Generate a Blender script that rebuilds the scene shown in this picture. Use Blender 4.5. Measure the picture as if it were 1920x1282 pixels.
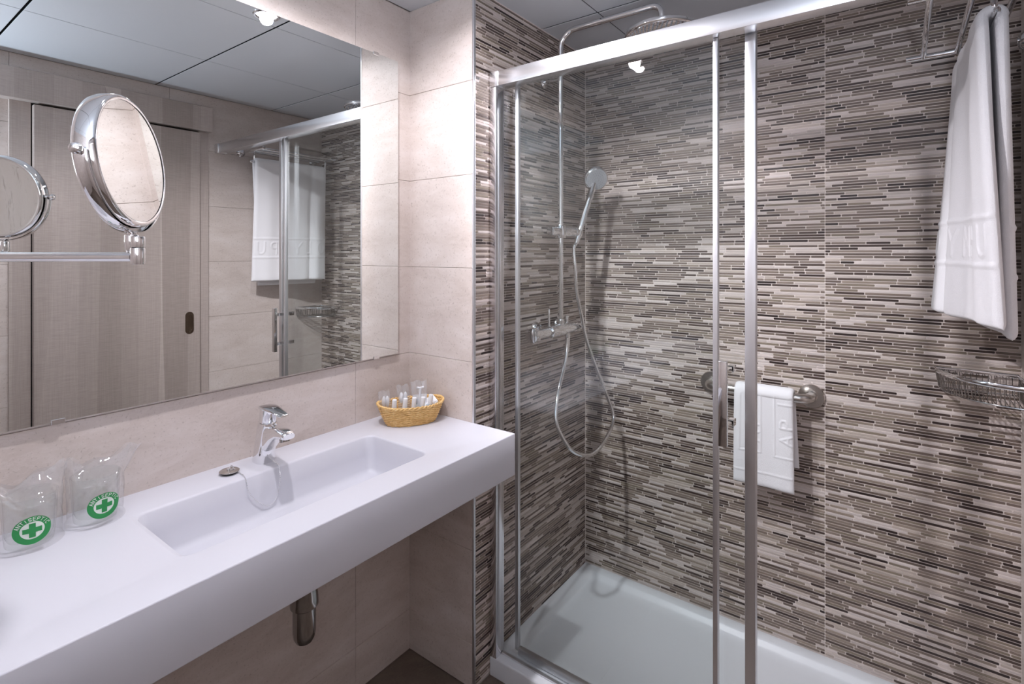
import bpy, bmesh, math, random
import numpy as np
from mathutils import Vector, Matrix

for o in list(bpy.data.objects):
    bpy.data.objects.remove(o, do_unlink=True)
scene = bpy.context.scene
COL = scene.collection
rad = math.radians
rng = random.Random(7)

# ------------------------------------------------------------------ camera
H = 1.3816
CAM = (0.0, -1.3769, H)
cam = bpy.data.cameras.new('camera')
cam.sensor_width = 36.0
cam.lens = 985.5 / 1920 * 36.0
cam.shift_y = -168.0 / 1920
cam.clip_start = 0.02
cam_o = bpy.data.objects.new('camera', cam)
COL.objects.link(cam_o)
cam_o.location = CAM
cam_o.rotation_euler = (rad(90), 0, rad(-53.546))
scene.camera = cam_o

# ------------------------------------------------------------------ world, exposure
world = bpy.data.worlds.new('world')
scene.world = world
world.use_nodes = True
world.node_tree.nodes['Background'].inputs[0].default_value = (0.80, 0.88, 1.0, 1)
world.node_tree.nodes['Background'].inputs[1].default_value = 0.6
scene.view_settings.view_transform = 'Standard'
scene.view_settings.look = 'None'
scene.view_settings.gamma = 1.0
scene.view_settings.use_curve_mapping = False
scene.view_settings.exposure = 0.20
scene.cycles.transparent_max_bounces = 32   # wrapped glasses stand behind many clear layers
LAMP_POWER = (7.0, 27.5)     # wide glow of the two ceiling spots
BEAM_POWER = (64.0, 58.0)     # their tilted beams
LAMP_COLOR = (0.985, 0.955, 1.02)
ADDED_UPLIGHT_POWER = 25.0  # added fill from below the ceiling, its fixture is invented
ADDED_UPLIGHT_COLOR = (0.74, 0.85, 1.0)

# ------------------------------------------------------------------ room dimensions (metres)
XR = 1.2626      # short return wall
YS = -0.2934     # mosaic side wall of the shower
XB = 1.9945      # mosaic far wall
YO = -1.6454     # wall with the sliding door
XN = -0.95       # wall behind the camera
CEIL = 2.2207
CZ = 0.8434      # counter top
YM = -0.012      # face of the wall mirror

# ------------------------------------------------------------------ materials
MATS = {}


def srgb(r, g, b):
    f = lambda c: ((c / 255.0) / 12.92) if c / 255.0 <= 0.04045 else (((c / 255.0) + 0.055) / 1.055) ** 2.4
    return (f(r), f(g), f(b), 1.0)


def new_mat(name):
    m = bpy.data.materials.new(name)
    m.use_nodes = True
    nt = m.node_tree
    b = nt.nodes['Principled BSDF']
    MATS[name] = m
    return m, nt, b


def simple(name, col, rough=0.5, metal=0.0, spec=0.5, coat=0.0):
    m, nt, b = new_mat(name)
    b.inputs['Base Color'].default_value = col
    b.inputs['Roughness'].default_value = rough
    b.inputs['Metallic'].default_value = metal
    b.inputs['Specular IOR Level'].default_value = spec
    b.inputs['Coat Weight'].default_value = coat
    return m


def coords(nt, scale=(1, 1, 1), rot=(0, 0, 0)):
    # object space of the scene: positions are metres in the room
    g = nt.nodes.new('ShaderNodeNewGeometry')
    mp = nt.nodes.new('ShaderNodeMapping')
    mp.inputs['Scale'].default_value = scale
    mp.inputs['Rotation'].default_value = rot
    nt.links.new(g.outputs['Position'], mp.inputs['Vector'])
    return mp.outputs['Vector']


def noise(nt, vec, scale, detail=4, rough=0.6, dist=0.0):
    n = nt.nodes.new('ShaderNodeTexNoise')
    n.inputs['Scale'].default_value = scale
    n.inputs['Detail'].default_value = detail
    n.inputs['Roughness'].default_value = rough
    n.inputs['Distortion'].default_value = dist
    nt.links.new(vec, n.inputs['Vector'])
    return n.outputs['Fac']


def ramp(nt, fac, stops):
    r = nt.nodes.new('ShaderNodeValToRGB')
    el = r.color_ramp.elements
    while len(el) < len(stops):
        el.new(0.5)
    for e, (p, c) in zip(el, stops):
        e.position = p
        e.color = c if len(c) == 4 else (*c, 1)
    nt.links.new(fac, r.inputs['Fac'])
    return r.outputs['Color']


def mixrgb(nt, a, b, fac, mode='MIX'):
    n = nt.nodes.new('ShaderNodeMix')
    n.data_type = 'RGBA'
    n.blend_type = mode
    if isinstance(fac, float):
        n.inputs[0].default_value = fac
    else:
        nt.links.new(fac, n.inputs[0])
    for s, v in ((6, a), (7, b)):
        if isinstance(v, tuple):
            n.inputs[s].default_value = v
        else:
            nt.links.new(v, n.inputs[s])
    return n.outputs[2]


def bump(nt, b, h, strength=0.3, dist=0.002):
    n = nt.nodes.new('ShaderNodeBump')
    n.inputs['Strength'].default_value = strength
    n.inputs['Distance'].default_value = dist
    nt.links.new(h, n.inputs['Height'])
    nt.links.new(n.outputs['Normal'], b.inputs['Normal'])


def stone(name, base, dark, light, rough=0.45, fine=150.0):
    m, nt, b = new_mat(name)
    v = coords(nt)
    vs = coords(nt, (1, 1, 2.6), (0.5, 0.4, 0.2))
    cloud = ramp(nt, noise(nt, vs, 5.0, 6, 0.62, 0.6), [(0.3, dark), (0.52, base), (0.75, light)])
    veins = ramp(nt, noise(nt, vs, 9.0, 8, 0.7, 1.4), [(0.47, (0, 0, 0, 1)), (0.5, (1, 1, 1, 1)), (0.53, (0, 0, 0, 1))])
    c = mixrgb(nt, cloud, light, mixrgb(nt, (0, 0, 0, 1), veins, 0.35))
    speck = ramp(nt, noise(nt, v, fine, 3, 0.7), [(0.30, (0.72, 0.70, 0.68, 1)), (0.42, (1, 1, 1, 1))])
    c = mixrgb(nt, c, speck, 1.0, 'MULTIPLY')
    nt.links.new(c, b.inputs['Base Color'])
    b.inputs['Roughness'].default_value = rough
    b.inputs['Specular IOR Level'].default_value = 0.35
    bump(nt, b, noise(nt, v, 60.0, 6, 0.7), 0.12, 0.003)
    return m


stone('beige_stone', srgb(206, 194, 187), srgb(195, 182, 174), srgb(216, 206, 201))
stone('floor_stone', srgb(112, 98, 88), srgb(98, 85, 75), srgb(124, 110, 99), 0.5)
simple('tile_grout', srgb(168, 154, 145), 0.9)
simple('floor_grout', srgb(140, 126, 116), 0.9)


def ceiling_mat():
    m, nt, b = new_mat('ceiling_metal')
    b.inputs['Base Color'].default_value = srgb(206, 208, 212)
    b.inputs['Roughness'].default_value = 0.30
    b.inputs['Specular IOR Level'].default_value = 0.8
    bump(nt, b, noise(nt, coords(nt), 3.0, 2, 0.4), 0.02, 0.01)


ceiling_mat()
simple('ceiling_gap_shade', srgb(22, 22, 26), 0.8)  # near-black backing colour stands in for the shade inside the panel joints


def mosaic_mat():
    m, nt, b = new_mat('mosaic_strip')
    at = nt.nodes.new('ShaderNodeAttribute')
    at.attribute_name = 'tint'
    v = coords(nt, (14, 14, 260))
    streak = ramp(nt, noise(nt, v, 1.0, 4, 0.65, 0.3), [(0.25, (0.80, 0.79, 0.78, 1)), (0.75, (1.16, 1.15, 1.13, 1))])
    c = mixrgb(nt, at.outputs['Color'], streak, 1.0, 'MULTIPLY')
    nt.links.new(c, b.inputs['Base Color'])
    b.inputs['Roughness'].default_value = 0.42
    b.inputs['Specular IOR Level'].default_value = 0.45
    bump(nt, b, noise(nt, coords(nt), 260.0, 3, 0.6), 0.15, 0.001)


mosaic_mat()
simple('mosaic_grout', srgb(222, 210, 204), 0.8)


def laminate():
    m, nt, b = new_mat('grey_wood_laminate')
    g = nt.nodes.new('ShaderNodeNewGeometry')
    mp = nt.nodes.new('ShaderNodeMapping')
    mp.inputs['Scale'].default_value = (9.0, 0.0, 0.12)
    nt.links.new(g.outputs['Position'], mp.inputs['Vector'])
    vo = nt.nodes.new('ShaderNodeTexVoronoi')
    vo.inputs['Scale'].default_value = 1.0
    vo.inputs['Randomness'].default_value = 0.75
    nt.links.new(mp.outputs['Vector'], vo.inputs['Vector'])
    plank = ramp(nt, vo.outputs['Color'], [(0.15, srgb(160, 147, 140)), (0.5, srgb(177, 164, 157)), (0.9, srgb(190, 177, 170))])
    fv = ramp(nt, noise(nt, coords(nt, (420, 420, 7)), 1.0, 3, 0.6), [(0.3, (0.88, 0.88, 0.88, 1)), (0.7, (1.07, 1.07, 1.07, 1))])
    fh = ramp(nt, noise(nt, coords(nt, (22, 22, 420)), 1.0, 3, 0.6), [(0.32, (0.86, 0.86, 0.86, 1)), (0.6, (1.04, 1.04, 1.04, 1))])
    c = mixrgb(nt, plank, fv, 0.8, 'MULTIPLY')
    c = mixrgb(nt, c, fh, 0.8, 'MULTIPLY')
    nt.links.new(c, b.inputs['Base Color'])
    b.inputs['Roughness'].default_value = 0.5


laminate()
simple('dark_gap', srgb(30, 27, 26), 0.8)
simple('bronze', srgb(120, 104, 90), 0.35, 1.0)
simple('chrome', (0.86, 0.86, 0.87, 1), 0.045, 1.0)
simple('brushed_steel', (0.60, 0.57, 0.54, 1), 0.26, 1.0)
simple('dark_chrome', (0.42, 0.41, 0.40, 1), 0.10, 1.0)
simple('aluminium', (0.86, 0.86, 0.88, 1), 0.27, 1.0)
simple('profile_aluminium', (0.78, 0.78, 0.80, 1), 0.38, 1.0)
simple('wall_profile_aluminium', (0.74, 0.73, 0.75, 1), 0.20, 1.0)
simple('white_solid_surface', srgb(208, 207, 214), 0.40, 0.0, 0.4)
simple('shower_white', srgb(230, 232, 236), 0.32, 0.0, 0.5)
simple('white_plastic', srgb(236, 237, 240), 0.35)
simple('black_rubber', srgb(24, 24, 24), 0.6)
simple('mirror_silver', (0.90, 0.925, 0.915, 1), 0.0, 1.0)
simple('mirror_edge', srgb(120, 112, 92), 0.3)
simple('mirror_board', srgb(90, 84, 78), 0.8)
simple('white_paper', srgb(238, 239, 242), 0.6)
simple('grey_print', srgb(120, 124, 126), 0.6)
simple('emblem_green', srgb(36, 140, 72), 0.45)
simple('emblem_white', srgb(226, 232, 224), 0.5)
simple('nozzle_grey', srgb(150, 152, 156), 0.5)
simple('shower_face', srgb(205, 207, 212), 0.3)


def see_through(name, tint, base_f=0.04, veil=0.0, rough=0.0, veil_col=(0.9, 0.92, 0.95, 1), edge=1.0):
    # thin clear sheet: transparent, with a Schlick mirror reflection
    m, nt, b = new_mat(name)
    nt.nodes.remove(b)
    out = nt.nodes['Material Output']
    tr = nt.nodes.new('ShaderNodeBsdfTransparent')
    tr.inputs['Color'].default_value = tint
    gl = nt.nodes.new('ShaderNodeBsdfGlossy')
    gl.inputs['Roughness'].default_value = rough
    lw = nt.nodes.new('ShaderNodeLayerWeight')
    lw.inputs['Blend'].default_value = 0.5
    p = nt.nodes.new('ShaderNodeMath')
    p.operation = 'POWER'
    p.inputs[1].default_value = 5.0
    nt.links.new(lw.outputs['Facing'], p.inputs[0])
    ma = nt.nodes.new('ShaderNodeMath')
    ma.operation = 'MULTIPLY_ADD'
    ma.inputs[1].default_value = (1.0 - base_f) * edge
    ma.inputs[2].default_value = base_f
    nt.links.new(p.outputs[0], ma.inputs[0])
    cur = tr.outputs[0]
    if veil > 0:
        df = nt.nodes.new('ShaderNodeBsdfDiffuse')
        df.inputs['Color'].default_value = veil_col
        mv = nt.nodes.new('ShaderNodeMixShader')
        mv.inputs[0].default_value = veil
        nt.links.new(cur, mv.inputs[1])
        nt.links.new(df.outputs[0], mv.inputs[2])
        cur = mv.outputs[0]
    mx = nt.nodes.new('ShaderNodeMixShader')
    nt.links.new(ma.outputs[0], mx.inputs[0])
    nt.links.new(cur, mx.inputs[1])
    nt.links.new(gl.outputs[0], mx.inputs[2])
    nt.links.new(mx.outputs[0], out.inputs['Surface'])
    return m


see_through('shower_glass', (0.968, 0.981, 0.979, 1), 0.045)
see_through('tumbler_glass', (0.975, 0.985, 0.978, 1), 0.045, edge=0.9)
see_through('cellophane', (0.985, 0.985, 0.99, 1), 0.08, 0.07, 0.035)
see_through('sachet_film', (0.985, 0.985, 0.99, 1), 0.09, 0.14, 0.10)
see_through('bottle_clear', (0.80, 0.88, 0.92, 1), 0.08, 0.18)


def terry():
    m, nt, b = new_mat('white_terry')
    b.inputs['Base Color'].default_value = srgb(238, 236, 238)
    b.inputs['Roughness'].default_value = 0.95
    b.inputs['Specular IOR Level'].default_value = 0.1
    b.inputs['Sheen Weight'].default_value = 0.25
    bump(nt, b, noise(nt, coords(nt), 700.0, 2, 0.6), 0.55, 0.002)


terry()


def wicker():
    m, nt, b = new_mat('wicker')
    v = coords(nt)
    c = ramp(nt, noise(nt, v, 90.0, 3, 0.6), [(0.25, srgb(206, 158, 90)), (0.55, srgb(236, 196, 130)), (0.8, srgb(246, 218, 164))])
    nt.links.new(c, b.inputs['Base Color'])
    b.inputs['Roughness'].default_value = 0.42


wicker()


def emissive(name, col, strength):
    m, nt, b = new_mat(name)
    b.inputs['Base Color'].default_value = (0.9, 0.9, 0.9, 1)
    b.inputs['Emission Color'].default_value = (*col, 1)
    b.inputs['Emission Strength'].default_value = strength


emissive('lamp_lens', LAMP_COLOR, 60.0)
emissive('added_uplight_lens', ADDED_UPLIGHT_COLOR, 6.0)

# ------------------------------------------------------------------ mesh helpers
WLOC = {}


class MB:
    """collects shapes in room coordinates and links them as ONE mesh object"""

    def __init__(self):
        self.v, self.f = [], []

    def add(self, vs, fs):
        o = len(self.v)
        self.v += [tuple(p) for p in vs]
        self.f += [tuple(i + o for i in f) for f in fs]
        return self

    def bm(self, bm):
        bm.verts.index_update()
        vs = [tuple(v.co) for v in bm.verts]
        fs = [[v.index for v in f.verts] for f in bm.faces]
        bm.free()
        return self.add(vs, fs)

    def box(self, x0, x1, y0, y1, z0, z1, bev=0.0, seg=1):
        if x0 > x1: x0, x1 = x1, x0
        if y0 > y1: y0, y1 = y1, y0
        if z0 > z1: z0, z1 = z1, z0
        bm = bmesh.new()
        bmesh.ops.create_cube(bm, size=1.0)
        for v in bm.verts:
            v.co = ((x0 + x1) / 2 + v.co.x * (x1 - x0), (y0 + y1) / 2 + v.co.y * (y1 - y0), (z0 + z1) / 2 + v.co.z * (z1 - z0))
        if bev > 0:
            bmesh.ops.bevel(bm, geom=bm.edges[:], offset=bev, segments=seg, affect='EDGES', profile=0.5)
        return self.bm(bm)

    def frame(self, d):
        d = Vector(d).normalized()
        a = Vector((0, 0, 1)) if abs(d.z) < 0.9 else Vector((1, 0, 0))
        u = d.cross(a).normalized()
        return d, u, d.cross(u).normalized()

    def lathe(self, prof, origin=(0, 0, 0), axis=(0, 0, 1), seg=32, sx=1.0, sy=1.0, ref=None):
        """profile of (radius, height along axis)"""
        o = Vector(origin)
        d, u, w = self.frame(axis)
        if ref is not None:
            u = Vector(ref).normalized()
            w = d.cross(u)
        vs, fs = [], []
        ids = []
        for r, h in prof:
            if r < 1e-6:
                ids.append([len(vs)])
                vs.append(o + d * h)
            else:
                row = []
                for k in range(seg):
                    t = 2 * math.pi * k / seg
                    row.append(len(vs))
                    vs.append(o + d * h + u * (r * sx * math.cos(t)) + w * (r * sy * math.sin(t)))
                ids.append(row)
        for a, b in zip(ids, ids[1:]):
            if len(a) == 1 and len(b) == 1:
                continue
            for k in range(seg):
                k2 = (k + 1) % seg
                if len(a) == 1:
                    fs.append((a[0], b[k], b[k2]))
                elif len(b) == 1:
                    fs.append((a[k], b[0], a[k2]))
                else:
                    fs.append((a[k], b[k], b[k2], a[k2]))
        return self.add(vs, fs)

    def cyl(self, p0, p1, r, seg=20, bev=0.0, r1=None):
        p0, p1 = Vector(p0), Vector(p1)
        L = (p1 - p0).length
        r1 = r if r1 is None else r1
        b = min(bev, L * 0.4, r * 0.6)
        if b > 0:
            pr = [(0, 0), (r - b, 0), (r - b * .3, b * .3), (r, b), (r1, L - b), (r1 - b * .3, L - b * .3), (r1 - b, L), (0, L)]
        else:
            pr = [(0, 0), (r, 0), (r1, L), (0, L)]
        return self.lathe(pr, p0, p1 - p0, seg)

    def tube(self, path, r, seg=12, closed=False, caps=True, flat=None, flatdir=None):
        P = [Vector(p) for p in path]
        n = len(P)
        vs, fs = [], []
        prev = None
        for i in range(n):
            if closed:
                t = (P[(i + 1) % n] - P[i - 1]).normalized()
            else:
                t = (P[min(i + 1, n - 1)] - P[max(i - 1, 0)]).normalized()
            if flatdir is not None:
                u = Vector(flatdir)
                u = (u - t * u.dot(t)).normalized()
            elif prev is None:
                a = Vector((0, 0, 1)) if abs(t.z) < 0.9 else Vector((1, 0, 0))
                u = t.cross(a).normalized()
            else:
                u = (prev - t * prev.dot(t)).normalized()
            prev = u
            w = t.cross(u)
            rr = r[i] if isinstance(r, (list, tuple)) else r
            r2 = rr if flat is None else flat
            for k in range(seg):
                a = 2 * math.pi * k / seg
                vs.append(P[i] + u * (rr * math.cos(a)) + w * (r2 * math.sin(a)))
        m = n if closed else n - 1
        for i in range(m):
            for k in range(seg):
                a = i * seg + k
                b = i * seg + (k + 1) % seg
                c = ((i + 1) % n) * seg + (k + 1) % seg
                d = ((i + 1) % n) * seg + k
                fs.append((a, b, c, d))
        if caps and not closed:
            fs.append(tuple(reversed(range(seg))))
            fs.append(tuple((n - 1) * seg + k for k in range(seg)))
        return self.add(vs, fs)

    def sphere(self, c, r, seg=16, rings=10, sx=1, sy=1, sz=1):
        pr = [(r * math.sin(math.pi * i / rings), -r * sz * math.cos(math.pi * i / rings)) for i in range(rings + 1)]
        pr[0] = (0, -r * sz)
        pr[-1] = (0, r * sz)
        return self.lathe(pr, c, (0, 0, 1), seg, sx, sy)

    def grid(self, pts):
        """pts: array [i][j] of points -> quads"""
        A = np.asarray(pts, float)
        n, m = A.shape[:2]
        o = len(self.v)
        self.v += [tuple(p) for p in A.reshape(-1, 3).tolist()]
        for i in range(n - 1):
            for j in range(m - 1):
                a = o + i * m + j
                self.f.append((a, a + 1, a + m + 1, a + m))
        return self

    def build(self, name, mat, parent=None, origin=None, smooth=True, angle=35, tint=None):
        base = Vector(origin) if origin is not None else (WLOC[parent.as_pointer()] if parent else Vector((0, 0, 0)))
        me = bpy.data.meshes.new(name)
        bx, by, bz = base
        me.from_pydata([(x - bx, y - by, z - bz) for x, y, z in self.v], [], self.f)
        bm = bmesh.new()
        bm.from_mesh(me)
        bmesh.ops.recalc_face_normals(bm, faces=bm.faces[:])
        bm.to_mesh(me)
        bm.free()
        me.materials.append(MATS[mat])
        if tint is not None:
            ca = me.attributes.new('tint', 'FLOAT_COLOR', 'POINT')
            ca.data.foreach_set('color', [c for t in tint for c in t])
        if smooth:
            me.polygons.foreach_set('use_smooth', [True] * len(me.polygons))
            me.set_sharp_from_angle(angle=rad(angle))
        o = bpy.data.objects.new(name, me)
        COL.objects.link(o)
        if parent:
            o.parent = parent
            o.location = base - WLOC[parent.as_pointer()]
        else:
            o.location = base
        WLOC[o.as_pointer()] = base
        return o


def thing(name, label, cat, loc, group=None):
    o = bpy.data.objects.new(name, None)
    o.empty_display_size = 0.05
    COL.objects.link(o)
    o.location = loc
    WLOC[o.as_pointer()] = Vector(loc)
    return tag(o, label, cat, group)


def tag(o, label, cat, group=None):
    o['label'] = label
    o['category'] = cat
    if group:
        o['group'] = group
    return o


def struct(o, label, cat):
    o['kind'] = 'structure'
    o['label'] = label
    o['category'] = cat
    return o


def arc(c, r, a0, a1, n, ax=(1, 0, 0), ay=(0, 0, 1)):
    c, ax, ay = Vector(c), Vector(ax), Vector(ay)
    return [c + ax * (r * math.cos(rad(a0 + (a1 - a0) * i / n))) + ay * (r * math.sin(rad(a0 + (a1 - a0) * i / n))) for i in range(n + 1)]


def catmull(P, sub=8, closed=False):
    P = [Vector(p) for p in P]
    n = len(P)
    out = []
    rngs = range(n) if closed else range(n - 1)
    for i in rngs:
        p1, p2 = P[i], P[(i + 1) % n]
        p0 = P[i - 1] if (i > 0 or closed) else p1 * 2 - p2
        p3 = P[(i + 2) % n] if (i + 2 < n or closed) else p2 * 2 - p1
        for k in range(sub):
            t = k / sub
            out.append(0.5 * ((2 * p1) + (p2 - p0) * t + (2 * p0 - 5 * p1 + 4 * p2 - p3) * t * t + (3 * p1 - p0 - 3 * p2 + p3) * t ** 3))
    if not closed:
        out.append(P[-1])
    return out


def proj(p):
    """image position (1920 x 1282) of a room point; only used to rank pieces by their size in the picture"""
    th = rad(36.4537)
    dx, dy, dz = p[0] - CAM[0], p[1] - CAM[1], p[2] - CAM[2]
    z = dx * math.cos(th) + dy * math.sin(th)
    x = dx * math.sin(th) - dy * math.cos(th)
    if z < 0.05:
        return None
    return 960 + 985.5 * x / z, 473 - 985.5 * dz / z


# ------------------------------------------------------------------ room shell
T = 0.10
ROWS = [0.0] + [0.1395 + 0.298 * k for k in range(8)]
ROWS = [z for z in ROWS if z < CEIL - 0.01] + [CEIL]


def wall_tiles(parent, axis, plane, side, u_edges, z_edges, gap=0.0009, thick=0.007, skip=None):
    """large stone tiles; axis 'x': wall lies along x at y = plane, axis 'y': along y at x = plane"""
    cache = {}
    for u0, u1 in zip(u_edges, u_edges[1:]):
        for z0, z1 in zip(z_edges, z_edges[1:]):
            if skip and skip((u0 + u1) / 2, (z0 + z1) / 2):
                continue
            mb = MB()
            g = gap / 2
            if axis == 'x':
                mb.box(u0 + g, u1 - g, plane, plane + side * thick, z0 + g, z1 - g, 0.0009)
            else:
                mb.box(plane, plane + side * thick, u0 + g, u1 - g, z0 + g, z1 - g, 0.0009)
            mb.build('wall_tile', 'beige_stone', parent, smooth=False)


# tiles stand 7 mm proud of their backing, so each backing starts 7 mm behind the measured face
TT = 0.007
wl = struct(MB().box(XN - T, XR + 0.0, TT, T, -0.05, CEIL + 0.08).build('wall_left', 'tile_grout', smooth=False),
            'beige stone tiled wall behind the vanity and the mirror', 'wall')
wall_tiles(wl, 'x', TT, -1, [XN, -0.763, 0.137, 1.037, XR + 0.002], ROWS)

wr = struct(MB().box(XR + TT, XB + T, YS + 0.002, T, -0.05, CEIL + 0.08).build('wall_return', 'tile_grout', smooth=False),
            'short beige tiled return wall beside the basket and the mirror', 'wall')
wall_tiles(wr, 'y', XR + TT, -1, [YS + 0.006, 0.004], ROWS)

wo = struct(MB().box(XN - T, XB + T, YO - T, YO - TT, -0.05, CEIL + 0.08).build('wall_right', 'tile_grout', smooth=False),
            'beige stone tiled wall with the sliding door, seen in the mirror', 'wall')
wall_tiles(wo, 'x', YO - TT, 1, [XN, -0.682, -0.082, 0.518, 1.118, 1.718, XB - 0.0005], ROWS)

# plain wall behind the camera
wn = struct(MB().box(XN - T, XN, YO - T, T, -0.05, CEIL + 0.08).build('wall_near', 'beige_stone', smooth=False),
            'plain beige wall behind the viewer', 'wall')

fl = struct(MB().box(XN - T, XB + T, YO - T, T, -0.06, -0.006).build('floor', 'floor_grout', smooth=False),
            'taupe stone tiled bathroom floor', 'floor')
fx = [XN, -0.5, 0.1, 0.7, 1.3, 1.342]
fy = [YO, -1.2, -0.6, -0.0005]
for a, b in zip(fx, fx[1:]):
    for c, d in zip(fy, fy[1:]):
        x1, y1 = b, d
        if a >= 1.25:
            y1 = min(d, YS - 0.001)
        if b == 1.3 and d > -0.3:
            MB().box(a + .001, XR - .001, c + .001, d - .001, -0.006, 0.0, 0.0008).build('floor_tile', 'floor_stone', fl, smooth=False)
            MB().box(XR - .001, 1.299, c + .001, YS - .001, -0.006, 0.0, 0.0008).build('floor_tile', 'floor_stone', fl, smooth=False)
            continue
        MB().box(a + .001, x1 - .001, c + .001, y1 - .001, -0.006, 0.0, 0.0008).build('floor_tile', 'floor_stone', fl, smooth=False)

ce = struct(MB().box(XN - T, XB + T, YO - T, T, CEIL + 0.014, CEIL + 0.10).build('ceiling', 'ceiling_gap_shade', smooth=False),
            'suspended ceiling of pale grey metal panels', 'ceiling')
cxs = [XN, -0.744, -0.144, 0.456, 1.056, 1.660, XB]
cys = [YO, -1.090, -0.524, 0.0]
for i, (a, b) in enumerate(zip(cxs, cxs[1:])):
    for j, (c, d) in enumerate(zip(cys, cys[1:])):
        # wide dark joint across x, tight joint across y
        MB().box(a + 0.004, b - 0.004, c + (0.002 if j else 0.003), d - (0.002 if j < 2 else 0.003),
                 CEIL, CEIL + 0.003, 0.0008, 1).build('ceiling_panel', 'ceiling_metal', ce)

# ------------------------------------------------------------------ mosaic walls
PITCH = 0.0089
GROUT = 0.0021
LIGHT = [srgb(206, 194, 190), srgb(198, 186, 180), srgb(190, 177, 168), srgb(212, 201, 197)]
MID = [srgb(140, 126, 116), srgb(126, 112, 102), srgb(150, 136, 124), srgb(116, 102, 94), srgb(134, 122, 108), srgb(108, 95, 87)]
DARK = [srgb(76, 62, 56), srgb(62, 49, 45), srgb(50, 39, 36), srgb(86, 73, 66)]


def strip_layout(u0, u1, z0, z1, joints, seed):
    r = random.Random(seed)
    out = []
    nrow = int(round((z1 - z0) / PITCH))
    segs = list(zip([u0] + joints, joints + [u1]))
    for k in range(nrow):
        za = z0 + k * PITCH + GROUT / 2
        zb = za + PITCH - GROUT
        for si, (s0, s1) in enumerate(segs):
            s0 += 0.0007 if si else 0.0004
            s1 -= 0.0007 if si < len(segs) - 1 else 0.0004
            u = s0 - r.uniform(0, 0.10)
            while u < s1 - 0.004:
                L = min(0.19, max(0.032, r.lognormvariate(math.log(0.082), 0.45)))
                a, b = max(u, s0), min(u + L, s1)
                u += L + GROUT
                if b - a < 0.006:
                    continue
                q = r.random()
                c = r.choice(LIGHT if q < 0.28 else (MID if q < 0.80 else DARK))
                f = r.uniform(0.9, 1.1)
                out.append((a, b, za, zb, (c[0] * f, c[1] * f, c[2] * f, 1)))
    return out


def strip_mesh(a, b, z0, z1, relief, place):
    """flat bar with clipped corners and a small chamfer, 8 + 8 vertices"""
    c = 0.0016
    h = 0.0005
    ring = [(a + c, z0), (b - c, z0), (b, z0 + c), (b, z1 - c), (b - c, z1), (a + c, z1), (a, z1 - c), (a, z0 + c)]
    mu, mz = (a + b) / 2, (z0 + z1) / 2
    top = [(u + (h if u < mu else -h), z + (h if z < mz else -h)) for u, z in ring]
    vs = [place(u, z, 0.0) for u, z in ring] + [place(u, z, relief) for u, z in top]
    fs = [tuple(range(8, 16))] + [(i, (i + 1) % 8, 8 + (i + 1) % 8, 8 + i) for i in range(8)]
    return vs, fs


def mosaic(wall, name, layout, place, seed):
    r = random.Random(seed)
    scored = []
    for s in layout:
        a, b, z0, z1, c = s
        pa, pb, pc = proj(place(a, z0, 0)), proj(place(b, z0, 0)), proj(place(a, z1, 0))
        area = 0.0
        if pa and pb and pc:
            cx, cy = (pa[0] + pb[0]) / 2, (pa[1] + pc[1]) / 2
            if 0 < cx < 1920 and 0 < cy < 1282:
                area = math.hypot(pb[0] - pa[0], pb[1] - pa[1]) * abs(pc[1] - pa[1])
        scored.append((area, s))
    scored.sort(key=lambda t: -t[0])
    rest = MB()
    tints = []
    for n, (ar, s) in enumerate(scored):
        a, b, z0, z1, c = s
        relief = r.uniform(0.0009, 0.0016)
        vs, fs = strip_mesh(a, b, z0, z1, relief, place)
        if n < 300:
            MB().add(vs, fs).build('mosaic_strip', 'mosaic_strip', wall, smooth=False, tint=[c] * 16)
        else:
            rest.add(vs, fs)
            tints += [c] * 16
    o = rest.build(name, 'mosaic_strip', wall, smooth=False, tint=tints)
    o['kind'] = 'stuff'


TRAY_Z = 0.062
wb = struct(MB().box(XB + 0.001, XB + T, YO - T, T, -0.05, CEIL + 0.08).build('wall_far', 'mosaic_grout', smooth=False),
            'far shower wall of narrow brown and grey mosaic strips', 'wall')
lay = strip_layout(YO + 0.0005, YS - 0.0005, TRAY_Z + 0.001, CEIL - 0.004, [-1.1785], 11)
mosaic(wb, 'mosaic_strips_remaining', lay, lambda u, z, h: (XB + 0.001 - h, u, z), 5)

ws = struct(MB().box(XR + 0.010, XB + 0.0, YS + 0.001, YS + 0.02, 0.0, CEIL + 0.08).build('wall_shower', 'mosaic_grout', smooth=False),
            'mosaic strip side wall carrying the shower mixer', 'wall')
lay = strip_layout(XR + 0.0105, XB - 0.002, 0.001, CEIL - 0.004, [], 23)
mosaic(ws, 'mosaic_strips_remaining', lay, lambda u, z, h: (u, YS + 0.001 - h, z), 6)

tm = MB().box(XR - 0.001, XR + 0.0095, YS - 0.0015, YS + 0.0055, 0.0, CEIL - 0.002, 0.0015, 2)
struct(tm.build('trim_1', 'profile_aluminium'), 'vertical satin aluminium corner trim between stone and mosaic', 'trim')

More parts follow.
